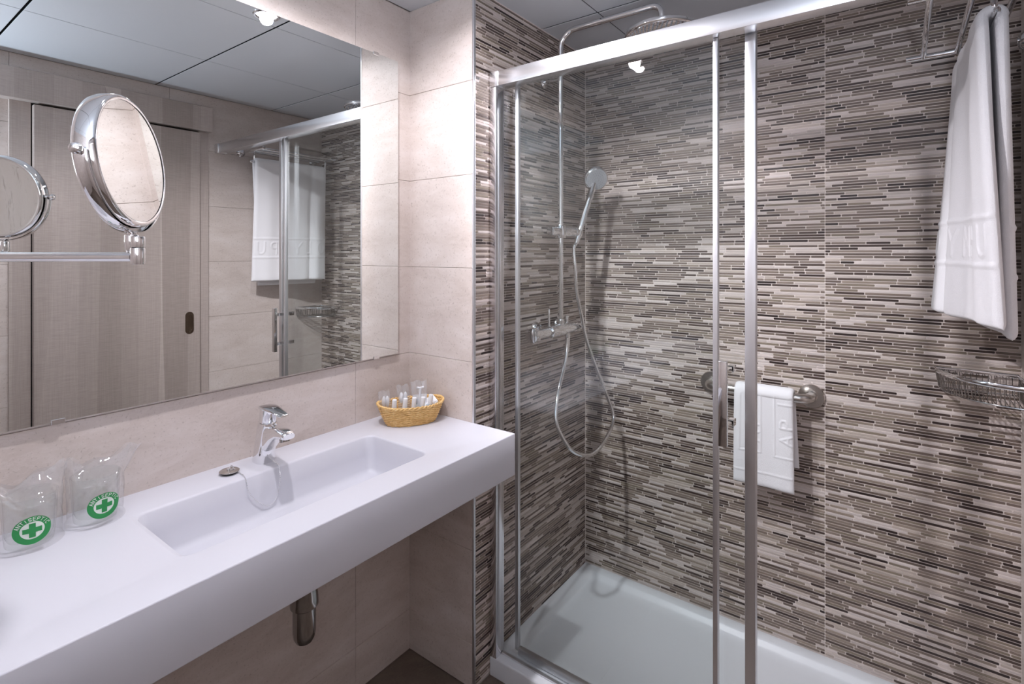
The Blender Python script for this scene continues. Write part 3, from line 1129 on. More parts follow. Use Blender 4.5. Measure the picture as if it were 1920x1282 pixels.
mb = MB()
NS = 34
rows_b = 17
for i in range(rows_b):
    h = 0.001 + 0.055 * i / (rows_b - 1)
    P = []
    for k in range(NS * 6):
        th = 2 * math.pi * k / (NS * 6)
        P.append(bpt(th, h, 0.0017 * math.sin(NS / 2 * th + math.pi * (i % 2))))
    mb.tube(P, 0.0019, 6, closed=True)
mb.build('woven_side', 'wicker', t, angle=80)
mb = MB()
for k in range(NS):
    th = 2 * math.pi * (k + 0.5) / NS
    mb.tube([bpt(th, 0.058 * j / 6) for j in range(7)], 0.0015, 6)
mb.build('stakes', 'wicker', t, angle=80)
mb = MB()
for s in (0, 1):
    P = []
    for k in range(240):
        th = 2 * math.pi * k / 240
        q = bpt(th, 0.0580, 0.0)
        ph = 26 * th + math.pi * s
        P.append(q + (q - BC).normalized() * (0.0022 * math.cos(ph)) + Vector((0, 0, 0.0024 * math.sin(ph))))
    mb.tube(P, 0.0026, 7, closed=True)
mb.build('braided_rim', 'wicker', t, angle=80)
pts = [[BC + (bpt(2 * math.pi * k / 60, 0.001) - BC - Vector((0, 0, 0.0025))) * (f, f, 1)[0] + Vector((0, 0, 0.0008 + zz)) for k in range(61)] for f, zz in ((0.001, 0.0005), (0.5, 0.0005), (0.97, 0.0005), (0.97, 0.003), (0.5, 0.003), (0.001, 0.003))]
mb = MB().grid(pts)
mb.build('base', 'wicker', t, angle=60)


def inb(a, b, z):
    return BC + bu * a + bw * b + Vector((0, 0, z))


def bottle(a, b, lean, h, label):
    p = inb(a, b, 0.006)
    ax = Vector((lean[0], lean[1], 1)).normalized()
    t = thing('amenity_bottle', label, 'bottle', p, 'small toiletry bottles in the basket')
    MB().lathe([(0, 0), (0.011, 0.0), (0.0125, 0.0015), (0.0125, h * 0.52), (0.0115, h * 0.57), (0.0055, h * 0.62), (0.0055, h * 0.66), (0, h * 0.66)], p, ax, 24).build('bottle_body', 'bottle_clear', t)
    MB().lathe([(0, 0.001), (0.0108, 0.001), (0.0108, h * 0.42), (0, h * 0.42)], p, ax, 20).build('contents', 'white_plastic', t)
    MB().lathe([(0.0062, h * 0.62), (0.0075, h * 0.625), (0.0072, h * 0.97), (0.0066, h), (0, h)], p, ax, 20).build('cap', 'white_plastic', t)


bottle(-0.056, -0.008, (-0.05, -0.12), 0.074, 'small clear toiletry bottle, the leftmost in the wicker basket')
bottle(-0.028, -0.022, (0.0, -0.12), 0.078, 'small clear toiletry bottle, second from the left in the basket')
bottle(0.000, -0.026, (0.0, -0.1), 0.078, 'small clear toiletry bottle in the middle of the basket')
bottle(0.027, -0.024, (0.03, -0.1), 0.076, 'small clear toiletry bottle, fourth from the left in the basket')
bottle(0.052, -0.012, (0.10, -0.1), 0.078, 'small clear toiletry bottle, the rightmost upright one in the basket')


def packet(a, b, w, h, lean, yaw, label, seed, kind):
    """crinkled cellophane sachet with its white contents"""
    r = random.Random(seed)
    p = inb(a, b, 0.008)
    t = thing('toiletry_packet', label, 'packet', p, 'cellophane packets in the basket')
    ca, sa = math.cos(BA + yaw), math.sin(BA + yaw)
    ex = Vector((ca, sa, 0))
    ez = Vector((lean[0], lean[1], 1)).normalized()
    en = ex.cross(ez).normalized()
    f = [r.uniform(0, 6.28) for _ in range(8)]

    def sheet(sgn):
        pts = []
        for i in range(19):
            row = []
            for j in range(15):
                u, v = j / 14 * 2 - 1, i / 18
                belly = (1 - abs(u) ** 2.2) * math.sin(math.pi * min(1, max(0, v * 1.05))) ** 0.7 * 0.011
                cr = 0.0022 * (math.sin(9 * u + 5 * v + f[0]) + math.sin(13 * v - 6 * u + f[1]) + abs(math.sin(11 * u * v + 7 * v + f[2])) - .5) * (1 - abs(u) ** 3)
                wob = 0.004 * math.sin(4 * v + f[3]) * v
                row.append(p + ex * (u * w / 2 * (1 - 0.08 * math.sin(3 * v + f[4])) + wob) + ez * (v * h + 0.003 * math.sin(5 * u + f[5]) * v) + en * (sgn * (belly + 0.0008) + cr))
            pts.append(row)
        return pts

    mb = MB()
    mb.grid(sheet(1))
    mb.grid(sheet(-1))
    mb.build('film', 'sachet_film', t, angle=25)
    mb = MB()
    if kind == 'cotton':
        for q in (-0.2, 0.12):
            c = p + ez * (h * 0.62) + ex * (q * w)
            mb.sphere(c, 0.009, 14, 10, 0.8, 0.7, 2.0)
        mb.build('cotton_bud', 'white_paper', t)
    else:
        def card(u0, u1, v0, v1, off, thick=0.0012):
            q = []
            for k in (-1, 1):
                for u, v in ((u0, v0), (u1, v0), (u1, v1), (u0, v1)):
                    q.append(p + ex * (u * w) + ez * (v * h) + en * (off + k * thick))
            return q, [(0, 1, 2, 3), (7, 6, 5, 4), (0, 4, 5, 1), (1, 5, 6, 2), (2, 6, 7, 3), (3, 7, 4, 0)]
        mb.add(*card(-0.42, 0.45, 0.05, 0.62, 0.0))
        mb.tube([p + ez * (h * 0.3) - ex * 0.0 + en * 0.003, p + ez * (h * 0.80) + en * 0.003], 0.0035, 10)
        mb.tube([p + ez * (h * 0.82) - ex * 0.011 + en * 0.003, p + ez * (h * 0.80) + en * 0.003, p + ez * (h * 0.82) + ex * 0.012 + en * 0.003], 0.0036, 10)
        cd = mb.build('shaving_kit', 'white_paper', t)
        MB().add(*card(-0.38, -0.16, 0.36, 0.50, 0.0020 if en.y < 0 else -0.0020, 0.0006)).build('printed_square', 'grey_print', cd, smooth=False)


packet(-0.066, 0.020, 0.036, 0.098, (-0.16, 0.02), 0.2, 'slim crinkled cellophane packet, the leftmost in the basket', 1, 'cotton')
packet(-0.016, 0.016, 0.042, 0.106, (0.0, 0.06), 0.1, 'crinkled cellophane packet in the middle of the basket', 2, 'cotton')
packet(0.030, 0.010, 0.052, 0.116, (0.05, 0.03), 0.0, 'tall cellophane shaving kit packet with a grey printed square', 4, 'kit')
t = thing('soap_packet', 'flat white paper soap packet lying in the right end of the basket', 'packet', inb(0.062, 0.012, 0.04))
mb = MB()
bm = bmesh.new()
bmesh.ops.create_cube(bm, size=1.0)
M4 = Matrix.Translation(inb(0.060, 0.014, 0.048)) @ Matrix.Rotation(BA, 4, 'Z') @ Matrix.Rotation(rad(-24), 4, 'Y') @ Matrix.Rotation(rad(14), 4, 'X') @ Matrix.Diagonal((0.058, 0.046, 0.013, 1))
for v in bm.verts:
    v.co = M4 @ v.co
bmesh.ops.bevel(bm, geom=bm.edges[:], offset=0.003, segments=2, affect='EDGES')
mb.bm(bm).build('paper_wrap', 'white_paper', t)

# ------------------------------------------------------------------ shower tray
TX0 = 1.3416
t = tag(MB().build('shower_tray', 'shower_white') if False else bpy.data.objects.new('shower_tray', None), 'wide white low shower tray with a raised rim', 'shower tray')
COL.objects.link(t)
t.location = (TX0, YS, 0)
WLOC[t.as_pointer()] = Vector((TX0, YS, 0))
X0, X1, Y0, Y1 = TX0, XB - 0.0006, YO + 0.0006, YS - 0.0006
prof = [(0.0, 0.0, 0.004), (0.0, TRAY_Z - 0.006, 0.004), (0.002, TRAY_Z - 0.0018, 0.004), (0.006, TRAY_Z, 0.004), (0.040, TRAY_Z, 0.03), (0.047, TRAY_Z - 0.003, 0.03), (0.056, TRAY_Z - 0.016, 0.03), (0.066, TRAY_Z - 0.020, 0.035), (0.10, TRAY_Z - 0.021, 0.05)]
vs, fs = [], []
for off, z, r in prof:
    vs += [(x, y, z) for x, y in rrect(X0 + off * (1.5 if off > 0.01 else 1), X1 - off, Y0 + off, Y1 - off, r, NQ - 1)]
for i in range(len(prof) - 1):
    for k in range(nl):
        fs.append((i * nl + k, i * nl + (k + 1) % nl, (i + 1) * nl + (k + 1) % nl, (i + 1) * nl + k))
fs.append(tuple((len(prof) - 1) * nl + k for k in range(nl)))
fs.append(tuple(reversed(range(nl))))
MB().add(vs, fs).build('tray_body', 'shower_white', t, angle=50)
MB().lathe([(0, 0.0), (0.045, 0.0), (0.045, 0.002), (0.040, 0.0035), (0, 0.0035)], (1.56, -1.25, TRAY_Z - 0.0205), (0, 0, 1), 36).build('drain_cover', 'chrome', t)

# ------------------------------------------------------------------ fixed shower screen with rail
t = thing('shower_screen', 'fixed clear glass shower screen under a bright aluminium top rail', 'shower screen', (1.375, -0.65, TRAY_Z))
MB().box(1.340, 1.386, YO + 0.0005, YS - 0.003, 1.9210, 1.9680, 0.0012, 2).build('top_rail', 'aluminium', t)
MB().box(1.338, 1.388, YS - 0.0365, YS - 0.0026, 1.9195, 1.9695, 0.0015, 2).build('rail_end_cap', 'aluminium', t)
MB().box(1.338, 1.388, YO + 0.0003, YO + 0.034, 1.9195, 1.9695, 0.0015, 2).build('rail_end_cap', 'aluminium', t)
MB().box(1.340, 1.384, YS - 0.0290, YS - 0.0026, TRAY_Z + 0.0005, 1.9192, 0.0015, 2).build('wall_profile', 'wall_profile_aluminium', t)
MB().box(1.3720, 1.3780, -1.0000, YS - 0.0295, TRAY_Z + 0.006, 1.9200, 0.0006).build('glass_pane', 'shower_glass', t, smooth=False)
MB().box(1.3660, 1.3835, -1.0085, -0.9965, TRAY_Z + 0.003, 1.9205, 0.0015, 2).build('edge_stile', 'profile_aluminium', t)
MB().box(1.3690, 1.3810, -0.9960, YS - 0.0295, TRAY_Z + 0.0005, TRAY_Z + 0.0058, 0.0008).build('bottom_seal', 'profile_aluminium', t)

# ------------------------------------------------------------------ sliding shower door, pushed open behind the screen
t = thing('shower_door', 'sliding clear glass shower door pushed open behind the fixed screen', 'shower door', (1.40, -0.72, TRAY_Z))
MB().box(1.3972, 1.4030, -1.0670, -0.3720, 0.0900, 1.9300, 0.0006).build('glass_pane', 'shower_glass', t, smooth=False)
MB().box(1.3905, 1.4110, -1.0920, -1.0665, 0.0800, 1.9350, 0.0025, 2).build('edge_stile', 'profile_aluminium', t)
MB().box(1.3930, 1.4070, -0.3725, -0.3600, 0.0800, 1.9350, 0.0015, 2).build('edge_stile', 'profile_aluminium', t)
MB().box(1.3920, 1.4080, -1.0665, -0.3725, 0.0660, 0.0900, 0.0015, 2).build('bottom_rail', 'profile_aluminium', t)
MB().box(1.3925, 1.4075, -1.0665, -0.3725, 1.9300, 1.9500, 0.0015, 2).build('top_bar', 'profile_aluminium', t)
hd = MB().box(1.3270, 1.3420, -1.0395, -1.0205, 0.9100, 1.1170, 0.0012, 2).build('door_handle', 'chrome', t)
for z in (1.0850, 0.9470):
    mb = MB()
    mb.box(1.3420, 1.3970, -1.0355, -1.0245, z - 0.007, z + 0.007, 0.001)
    mb.box(1.4032, 1.4300, -1.0375, -1.0225, z - 0.0085, z + 0.0085, 0.001)
    mb.build('handle_mount', 'chrome', hd)

# ------------------------------------------------------------------ shower column
SX, SY = 1.664, -0.370
t = thing('shower_column', 'chrome thermostatic shower column with riser and overhead arm', 'shower', (SX, YS, 1.09))
AZ2 = 2.190
riser = [Vector((SX, SY, 1.118)), Vector((SX, SY, 1.6)), Vector((SX, SY, AZ2 - 0.06))] + arc((SX, SY - 0.06, AZ2 - 0.06), 0.06, 0, 90, 10, (0, 1, 0), (0, 0, 1)) + \
    [Vector((SX, SY - 0.2, AZ2)), Vector((SX, -0.718, AZ2))] + arc((SX, -0.718, AZ2 - 0.035), 0.035, 90, 180, 10, (0, 1, 0), (0, 0, 1)) + [Vector((SX, -0.753, 2.112))]
MB().tube(riser, 0.0105, 18).build('riser_pipe', 'chrome', t, angle=60)
mb = MB()
mb.cyl((SX, SY, 2.02), (SX, YS - 0.0025, 2.02), 0.008, 16)
mb.lathe([(0, 0), (0.022, 0), (0.022, 0.004), (0.016, 0.009), (0, 0.009)], (SX, YS - 0.0022, 2.02), (0, -1, 0), 24)
mb.build('wall_bracket', 'chrome', t)
HC = Vector((SX, -0.753, 2.0860))
hax = Vector((0.07, 0.05, 1)).normalized()
hdp = MB().lathe([(0, 0.030), (0.014, 0.030), (0.017, 0.020), (0.034, 0.012), (0.102, 0.009), (0.1185, 0.0045), (0.120, -0.001), (0.1185, -0.006), (0.114, -0.0075), (0, -0.0075)], HC, hax, 64).build('overhead_shower', 'chrome', t, angle=45)
MB().lathe([(0, 0.0), (0.111, 0.0), (0.111, -0.0012), (0, -0.0012)], HC - hax * 0.0077, hax, 56).build('spray_plate', 'chrome', hdp)
mb = MB()
hd_, hu_, hw_ = mb.frame(hax)
for i in range(1, 9):
    nn = 6 * i
    for k in range(nn):
        a = 2 * math.pi * k / nn
        q = HC - hax * 0.0088 + hu_ * (0.0131 * i * math.cos(a)) + hw_ * (0.0131 * i * math.sin(a))
        mb.cyl(q, q - hax * 0.0032, 0.0027, 6)
mb.build('nozzles', 'nozzle_grey', hdp)
# mixer bar
MZ_, MY_ = 1.0975, -0.370
mx = MB()
mx.cyl((1.588, MY_, MZ_), (1.795, MY_, MZ_), 0.0225, 32, 0.003)
mx.cyl((1.499, MY_, MZ_), (1.589, MY_, MZ_), 0.0175, 28, 0.001)
mxo = mx.build('mixer_bar', 'chrome', t)
mb = MB()
mb.lathe([(0, 0), (0.022, 0), (0.0255, 0.004), (0.0255, 0.022), (0.024, 0.026), (0.019, 0.028), (0, 0.029)], (1.500, MY_, MZ_), (-1, 0, 0), 36)
for k in range(10):
    a = 2 * math.pi * k / 10
    mb.cyl((1.4965, MY_ + 0.0255 * math.cos(a), MZ_ + 0.0255 * math.sin(a)), (1.4775, MY_ + 0.0255 * math.cos(a), MZ_ + 0.0255 * math.sin(a)), 0.0025, 8, 0.0008)
mb.build('temperature_knob', 'chrome', t)
MB().cyl((1.585, MY_, MZ_ + 0.018), (1.585, MY_, MZ_ + 0.082), 0.0042, 14, 0.001).build('flow_lever', 'chrome', t)
mb = MB()
mb.cyl((SX, SY, MZ_ + 0.016), (SX, SY, MZ_ + 0.040), 0.0145, 24, 0.0015)
mb.cyl((SX + 0.052, MY_ + 0.004, MZ_ + 0.016), (SX + 0.052, MY_ + 0.004, MZ_ + 0.040), 0.0065, 18, 0.001)
mb.cyl((SX + 0.052, MY_ + 0.004, MZ_ + 0.040), (SX + 0.052, MY_ + 0.004, MZ_ + 0.046), 0.010, 18, 0.001)
mb.build('diverter', 'chrome', t)
for x in (1.610, 1.765):
    mb = MB()
    mb.cyl((x, MY_ + 0.015, MZ_), (x, YS - 0.008, MZ_), 0.013, 20)
    mb.lathe([(0, 0), (0.029, 0), (0.029, 0.004), (0.022, 0.014), (0, 0.014)], (x, YS - 0.0022, MZ_), (0, -1, 0), 28)
    mb.build('wall_union', 'chrome', t)
mb = MB()
mb.cyl((1.715, MY_, MZ_ - 0.018), (1.715, MY_, MZ_ - 0.036), 0.0105, 18, 0.001)
mb.build('hose_outlet', 'chrome', t)
# slider that carries the hand shower
SZ = 1.4580
mb = MB()
mb.cyl((SX, SY, SZ - 0.024), (SX, SY, SZ + 0.024), 0.0200, 24, 0.002)
mb.cyl((SX - 0.070, SY, SZ), (SX - 0.014, SY, SZ), 0.0165, 24, 0.002)
mb.cyl((SX + 0.012, SY, SZ), (SX + 0.078, SY - 0.010, SZ), 0.0190, 24, 0.002)
mb.cyl((SX + 0.078, SY - 0.010, SZ), (SX + 0.112, SY - 0.0155, SZ), 0.0205, 24, 0.003)
mb.build('slider', 'chrome', t)

# ------------------------------------------------------------------ hand shower with hose
t = thing('hand_shower', 'chrome hand shower with flexible hose, hanging on the riser slider', 'hand shower', (1.752, -0.384, 1.458))
A = Vector((1.758, -0.392, 1.445))
B = Vector((1.8230, -0.418, 1.632))
mb = MB()
dirh = (B - A).normalized()
mb.tube([A - dirh * 0.03, A - dirh * 0.02, A, A + (B - A) * 0.3, A + (B - A) * 0.7, B - dirh * 0.02, B + dirh * 0.02], [0.0085, 0.0105, 0.0115, 0.0118, 0.0122, 0.0130, 0.0100], 20)
mb.build('handle', 'chrome', t, angle=60)
fn = Vector((-0.62, -0.66, -0.42)).normalized()
HCn = B + dirh * 0.040 + fn * 0.006
ho = MB().lathe([(0, 0.012), (0.030, 0.012), (0.044, 0.010), (0.0485, 0.005), (0.049, 0.0), (0.047, -0.006), (0.036, -0.015), (0.02, -0.020), (0, -0.022)], HCn, fn, 48).build('spray_head', 'chrome', t, angle=50)
MB().lathe([(0, 0.0012), (0.040, 0.0012), (0.041, 0.0), (0, 0.0)], HCn + fn * 0.0116, fn, 40).build('spray_face', 'shower_face', ho)
mb = MB()
d_, u_, w_ = mb.frame(fn)
for i in range(1, 5):
    nn = 7 * i
    for k in range(nn):
        a = 2 * math.pi * k / nn
        q = HCn + fn * 0.0125 + u_ * (0.0088 * i * math.cos(a)) + w_ * (0.0088 * i * math.sin(a))
        mb.cyl(q, q + fn * 0.0015, 0.0011, 6)
mb.build('nozzles', 'nozzle_grey', ho)
hose = [A - dirh * 0.028, A - dirh * 0.055 + Vector((-0.004, 0, 0)), (1.7350, -0.392, 1.31), (1.7400, -0.394, 1.2350), (1.7680, -0.400, 1.14), (1.8080, -0.4020, 1.0360), (1.8850, -0.430, 0.8605), (1.9100, -0.460, 0.7546), (1.8900, -0.470, 0.710), (1.8150, -0.476, 0.6700),
        (1.7300, -0.474, 0.6460), (1.6500, -0.464, 0.6620), (1.5900, -0.445, 0.7050), (1.5660, -0.412, 0.7900), (1.6080, -0.392, 0.8720), (1.6800, -0.376, 0.9600), (1.7080, -0.371, 1.015), (1.715, -0.370, 1.060)]
hp = catmull(hose, 14)
rr = [0.0068 + (0.0004 if i % 2 else 0.0) for i in range(len(hp))]
MB().tube(hp, rr, 12).build('hose', 'chrome', t, angle=60)
mb = MB()
mb.tube([Vector((1.7060, -0.3712, 1.010)), Vector((1.7125, -0.3704, 1.040)), Vector((1.715, -0.370, 1.0605))], 0.0095, 16)
mb.build('hose_nut', 'chrome', t)

# ------------------------------------------------------------------ grab bar on the far wall
GZ = 0.9050
GY0, GY1 = -0.8190, -1.1400
GXo = XB - 0.062
t = thing('grab_bar', 'brushed steel grab bar with round wall flanges on the far wall', 'grab bar', (XB, (GY0 + GY1) / 2, GZ))
path = [Vector((XB - 0.004, GY0, GZ)), Vector((GXo + 0.035, GY0, GZ))] + arc((GXo + 0.035, GY0 - 0.035, GZ), 0.035, 90, 180, 10, (1, 0, 0), (0, 1, 0)) + \
    arc((GXo + 0.035, GY1 + 0.035, GZ), 0.035, 180, 270, 10, (1, 0, 0), (0, 1, 0)) + [Vector((XB - 0.004, GY1, GZ))]
MB().tube(path, 0.0160, 22).build('bar', 'brushed_steel', t, angle=60)
for y in (GY0, GY1):
    MB().lathe([(0.016, 0), (0.0395, 0), (0.0395, 0.005), (0.0375, 0.008), (0.018, 0.008), (0.016, 0.010)], (XB - 0.0012, y, GZ), (-1, 0, 0), 40).build('wall_flange', 'brushed_steel', t)


# ------------------------------------------------------------------ towels


def towel_mesh(surface, ns, nt_, thick, relief=None, flip=False):
    """surface(s, t arrays) -> (..., 3); closed thick sheet with rounded side edges"""
    s = np.linspace(0, 1, ns)
    tq = np.linspace(0, 1, nt_)
    Sg, Tg = np.meshgrid(s, tq, indexing='ij')
    P = surface(Sg, Tg)
    dS = np.gradient(P, axis=0)
    dT = np.gradient(P, axis=1)
    N = np.cross(dS, dT)
    N /= np.linalg.norm(N, axis=2, keepdims=True) + 1e-9
    e = np.minimum(Sg, 1 - Sg) * (ns - 1)
    h = thick / 2 * np.sqrt(np.clip(1 - (1 - np.clip(e / 7.0, 0, 1)) ** 2, 0.0, 1))
    e2 = np.minimum(Tg, 1 - Tg) * (nt_ - 1)
    h = h * np.sqrt(np.clip(1 - (1 - np.clip(e2 / 6.0, 0, 1)) ** 2, 0.0, 1)) + 0.0004
    out = h.copy()
    if relief is not None:
        out = out + relief(Sg, Tg)
    if flip:
        N = -N
    A = P + N * out[..., None]
    Bk = P - N * h[..., None]
    return A, Bk


def add_sheet(mb, A, Bk):
    n, m = A.shape[:2]
    o = len(mb.v)
    mb.v += [tuple(p) for p in A.reshape(-1, 3).tolist()] + [tuple(p) for p in Bk.reshape(-1, 3).tolist()]
    q = n * m
    for i in range(n - 1):
        for j in range(m - 1):
            a = o + i * m + j
            mb.f.append((a, a + 1, a + m + 1, a + m))
            mb.f.append((a + q, a + q + m, a + q + m + 1, a + q + 1))
    for i in range(n - 1):
        for j in (0, m - 1):
            a = o + i * m + j
            mb.f.append((a, a + m, a + q + m, a + q))
    for j in range(m - 1):
        for i in (0, n - 1):
            a = o + i * m + j
            mb.f.append((a, a + q, a + q + 1, a + 1))


def sstep(x, a, b):
    k = np.clip((x - a) / (b - a), 0, 1)
    return k * k * (3 - 2 * k)


# hand towel over the grab bar: length runs front hem -> over the bar -> back hem
HT0, HT1 = -0.917, -1.098       # y extent
FR, BK = 0.305, 0.235           # hanging lengths in front and behind
rb = 0.0225
arcL = math.pi * rb
LT = FR + arcL + BK


def hand_surface(S, Tt):
    d = Tt * LT
    y = HT0 + (HT1 - HT0) * S
    front = d < FR
    over = (d >= FR) & (d < FR + arcL)
    zf = GZ - (FR - d)
    a = (d - FR) / rb
    zb = GZ - (d - FR - arcL)
    z = np.where(front, zf, np.where(over, GZ + rb * np.sin(np.clip(a, 0, math.pi)), zb))
    bulge = 0.004 * np.sin(S * 7 + 1.0) * np.clip((FR - d) / FR, 0, 1) + 0.003 * np.sin(S * 3 + d * 9)
    x = np.where(front, GXo - rb - bulge, np.where(over, GXo - rb * np.cos(np.clip(a, 0, math.pi)), GXo + rb + 0.004 * np.sin(S * 6)))
    y2 = y + np.where(front, -0.006 * np.clip((FR - d) / FR, 0, 1) * (S - 0.3), np.where(over, 0.0, -0.012 * np.clip((d - FR - arcL) / BK, 0, 1)))
    return np.stack([x, y2, z], axis=-1)


def hand_relief(S, Tt):
    d = Tt * LT
    u = S * abs(HT1 - HT0)
    r = np.zeros_like(S)
    frames = [[(0.020, 0.115), (0.020, FR - 0.004)], [(0.046, 0.115), (0.046, FR - 0.004)], [(0.020, 0.115), (0.078, 0.115)], [(0.084, 0.115), (0.084, FR)], [(0.126, 0.110), (0.126, FR)], [(0.126, 0.110), (0.181, 0.110)],
              [(0.138, FR - 0.022), (0.181, FR - 0.022)]]
    r += 0.0019 * np.clip(1.4 - stroke_dist(u, d, frames) / 0.0028, 0, 1)
    # sideways lettering, reading up the towel
    lt = [[(0.178 - q, p) for p, q in pl] for pl in letters('AP', 0.150, 0.0, 0.034, 0.034, 0.018)]
    lt += [[(0.078 - q, p) for p, q in pl] for pl in letters('AP', 0.150, 0.0, 0.034, 0.026, 0.018)]
    r += 0.0022 * np.clip(1.5 - stroke_dist(u, d, lt) / 0.0030, 0, 1)
    r += 0.0016 * np.clip(1.4 - np.abs(d - 0.048) / 0.0035, 0, 1)
    return r


mb = MB()
A_, B_ = towel_mesh(hand_surface, 86, 230, 0.016, hand_relief)
add_sheet(mb, A_, B_)
t = thing('hand_towel', 'small white terry towel with embossed letters, folded over the grab bar', 'towel', (GXo, (HT0 + HT1) / 2, GZ))
mb.build('towel_cloth', 'white_terry', t, angle=70)

# ------------------------------------------------------------------ towel rack on the right wall
RZ = 1.9450
t = thing('towel_rack', 'chrome rod towel rack high on the wall inside the shower', 'towel rack', (1.70, YO, RZ))
for x in (1.4773, 1.930):
    ar = MB().cyl((x, YO + 0.004, RZ), (x, -1.390, RZ), 0.0085, 20, 0.001).build('arm', 'chrome', t)
    MB().lathe([(0, 0), (0.025, 0), (0.025, 0.005), (0.020, 0.012), (0.012, 0.016), (0, 0.016)], (x, YO + 0.0003, RZ), (0, 1, 0), 32).build('wall_flange', 'chrome', ar)
for y in (-1.430, -1.505, -1.580):
    MB().cyl((1.4773, y, RZ), (1.930, y, RZ), 0.0068, 18, 0.001).build('rod', 'chrome', t)
BR0 = Vector((1.500, -1.538, 1.8830))
BR1 = Vector((1.936, -1.520, 1.8830))
hang = [Vector((BR0.x, BR0.y + 0.004, RZ - 0.004)), Vector((BR0.x, BR0.y + 0.002, RZ - 0.028)), BR0 + Vector((0.002, 0, 0.012)), BR0 + Vector((0.012, 0, 0)), BR1 - Vector((0.012, 0, 0)), BR1 + Vector((-0.002, 0, 0.012)), Vector((BR1.x, BR1.y + 0.002, RZ - 0.028)), Vector((BR1.x, BR1.y + 0.004, RZ - 0.004))]
mb = MB()
mb.tube(catmull(hang, 6), 0.0060, 14)
mb.build('hanging_bar', 'chrome', t, angle=60)
for p in (BR0, BR1):
    MB().cyl((p.x - 0.004, -1.580, RZ), (p.x - 0.004, -1.505, RZ), 0.0045, 12).build('cross_piece', 'chrome', t)

# bath towel over the hanging bar
tl0 = Vector((1.495, -1.5350, 1.883))
tl1 = Vector((1.9300, -1.5200, 1.883))
FRB, BKB = 0.664, 0.690
rb2 = 0.0150
arc2 = math.pi * rb2
LB = FRB + arc2 + BKB
WB = 0.44


def bath_surface(S, Tt):
    d = Tt * LB
    front = d < FRB
    over = (d >= FRB) & (d < FRB + arc2)
    k = np.clip((FRB - d) / FRB, 0, 1)            # 0 at the bar, 1 at the front hem
    kb = np.clip((d - FRB - arc2) / BKB, 0, 1)
    bx = tl0.x + (tl1.x - tl0.x) * S
    by = tl0.y + (tl1.y - tl0.y) * S
    a = np.clip((d - FRB) / rb2, 0, math.pi)
    z = np.where(front, tl0.z - (FRB - d), np.where(over, tl0.z + rb2 * np.sin(a), tl0.z - (d - FRB - arc2)))
    # front flap swings into the room at its far end, with two soft pleats
    pleat = 0.010 * np.exp(-((S - 0.60) / 0.10) ** 2) - 0.016 * np.exp(-((S - 0.775) / 0.05) ** 2) + 0.006 * np.sin(S * 9 + 0.6) + 0.005 * np.exp(-((S - 0.2) / 0.08) ** 2)
    fy = rb2 - 0.034 * k * (1 - S) + 0.052 * k ** 1.15 * S + pleat * (0.35 + 0.65 * sstep(k, 0, 0.4))
    fx = -0.006 * k * (1 - S) - 0.040 * k * S
    bky = -rb2 - 0.024 * kb * (1 - S) - 0.012 * kb * S + 0.005 * np.sin(S * 8 + 2) * kb
    bkx = 0.040 * kb * (1 - S) - 0.045 * kb * S
    x = bx + np.where(front, fx, np.where(over, 0, bkx))
    y = by + np.where(front, fy, np.where(over, rb2 * np.cos(a) + pleat * 0.35 * np.cos(a) * 0.9, bky))
    return np.stack([x, y, z], axis=-1)


def bath_relief(S, Tt):
    d = Tt * LB
    u = (1 - S) * WB                                # from the far edge to the near edge, as read from the room
    r = 0.0026 * np.clip(1.5 - np.abs(d - 0.134) / 0.005, 0, 1) + 0.0026 * np.clip(1.5 - np.abs(d - 0.240) / 0.005, 0, 1)
    r += 0.0015 * np.clip(1.5 - np.abs(d - 0.006) / 0.004, 0, 1)
    lt = letters('OLYMPU', 0.012, 0.155, 0.048, 0.064, 0.024)
    r += 0.0024 * np.clip(1.6 - stroke_dist(u, d, lt) / 0.0040, 0, 1)
    d2 = LB - d
    r += 0.0026 * np.clip(1.5 - np.abs(d2 - 0.134) / 0.005, 0, 1) + 0.0026 * np.clip(1.5 - np.abs(d2 - 0.240) / 0.005, 0, 1)
    return r


mb = MB()
A_, B_ = towel_mesh(bath_surface, 150, 430, 0.022, bath_relief, True)
add_sheet(mb, A_, B_)
t = thing('bath_towel', 'large white terry bath towel with embossed letters, hanging from the rack', 'towel', (1.71, -1.53, 1.88))
mb.build('towel_cloth', 'white_terry', t, angle=70)

# ------------------------------------------------------------------ wire corner basket
QC = Vector((XB - 0.0025, YO + 0.0015, 0))
QR = 0.185
t = thing('corner_basket', 'quarter-round chrome wire soap basket in the far shower corner', 'basket', (QC.x, QC.y, 0.985))
ZT, ZB_ = 1.040, 0.988


def qp(a, r, z):
    return Vector((QC.x - r * math.cos(rad(a)), QC.y + r * math.sin(rad(a)), z))


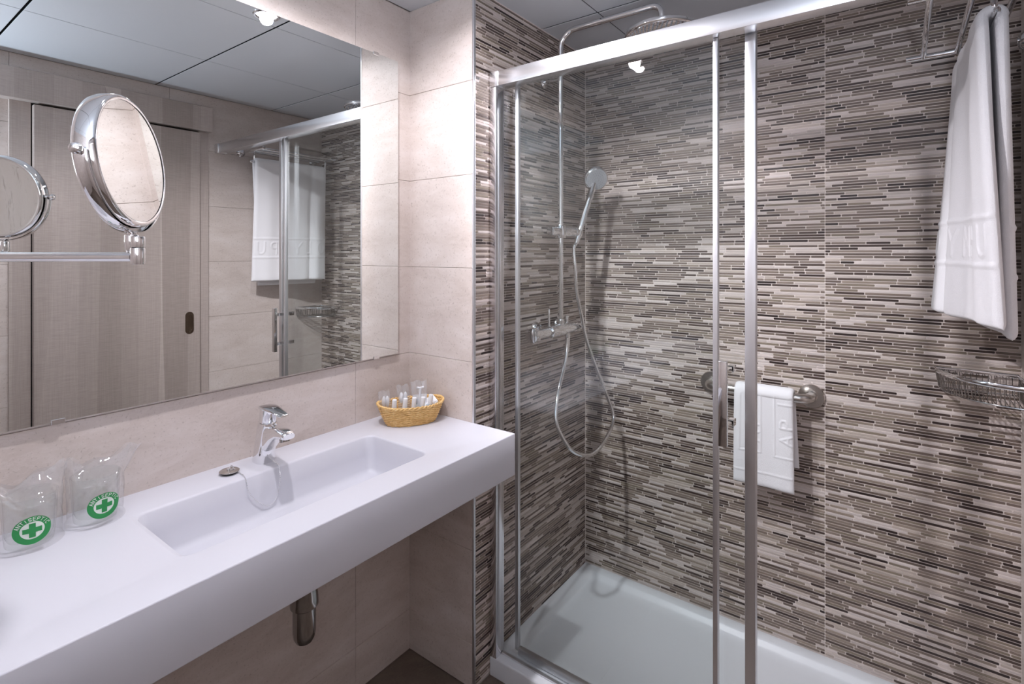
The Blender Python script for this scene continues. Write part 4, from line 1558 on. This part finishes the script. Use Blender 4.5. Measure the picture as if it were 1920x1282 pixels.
rim = [qp(90 * k / 24, QR, ZT) for k in range(25)]
rim = [Vector((QC.x - 0.006, QC.y + 0.006, ZT))] + [Vector((QC.x - QR * 0.98, QC.y + 0.005, ZT))] + [qp(2 + 86 * k / 24, QR, ZT) for k in range(25)] + [Vector((QC.x - 0.005, QC.y + QR * 0.98, ZT))]
MB().tube(rim, 0.0065, 8, closed=True, flat=0.0022, flatdir=(0, 0, 1)).build('top_band', 'chrome', t)
rimb = [Vector((QC.x - 0.010, QC.y + 0.010, ZB_))] + [Vector((QC.x - QR * 0.93, QC.y + 0.010, ZB_))] + [qp(3 + 84 * k / 24, QR * 0.95, ZB_) for k in range(25)] + [Vector((QC.x - 0.010, QC.y + QR * 0.93, ZB_))]
MB().tube(rimb, 0.0022, 8, closed=True).build('bottom_ring', 'dark_chrome', t)
mb = MB()
for k in range(31):
    a = 3 + 84 * k / 30
    mb.tube([qp(a, QR, ZT), qp(a, QR * 0.955, ZB_ + 0.004), qp(a, QR * 0.92, ZB_)], 0.0012, 6)
for k in range(1, 14):
    q = k / 14
    mb.tube([Vector((QC.x - 0.006 - q * (QR - 0.012), QC.y + 0.006, ZT)), Vector((QC.x - 0.006 - q * (QR - 0.012), QC.y + 0.009, ZB_))], 0.0012, 6)
    mb.tube([Vector((QC.x - 0.006, QC.y + 0.006 + q * (QR - 0.012), ZT)), Vector((QC.x - 0.009, QC.y + 0.006 + q * (QR - 0.012), ZB_))], 0.0012, 6)
    e = QR * 0.94 * q
    top = math.sqrt(max((QR * 0.94) ** 2 - e * e, 0))
    mb.tube([Vector((QC.x - 0.009, QC.y + 0.006 + e, ZB_)), Vector((QC.x - max(top, 0.012), QC.y + 0.006 + e, ZB_))], 0.0012, 6)
o = mb.build('wire_cage', 'dark_chrome', t)
o['kind'] = 'stuff'
mb = MB()
for (x, y, d) in ((QC.x, QC.y + 0.06, (-1, 0, 0)), (QC.x, QC.y + 0.13, (-1, 0, 0)), (QC.x - 0.06, QC.y, (0, 1, 0)), (QC.x - 0.13, QC.y, (0, 1, 0))):
    MB().lathe([(0, 0), (0.009, 0), (0.009, 0.004), (0.006, 0.007), (0, 0.007)], (x, y, ZT - 0.008), d, 18).build('wall_button', 'chrome', t)

bpy.context.view_layer.update()
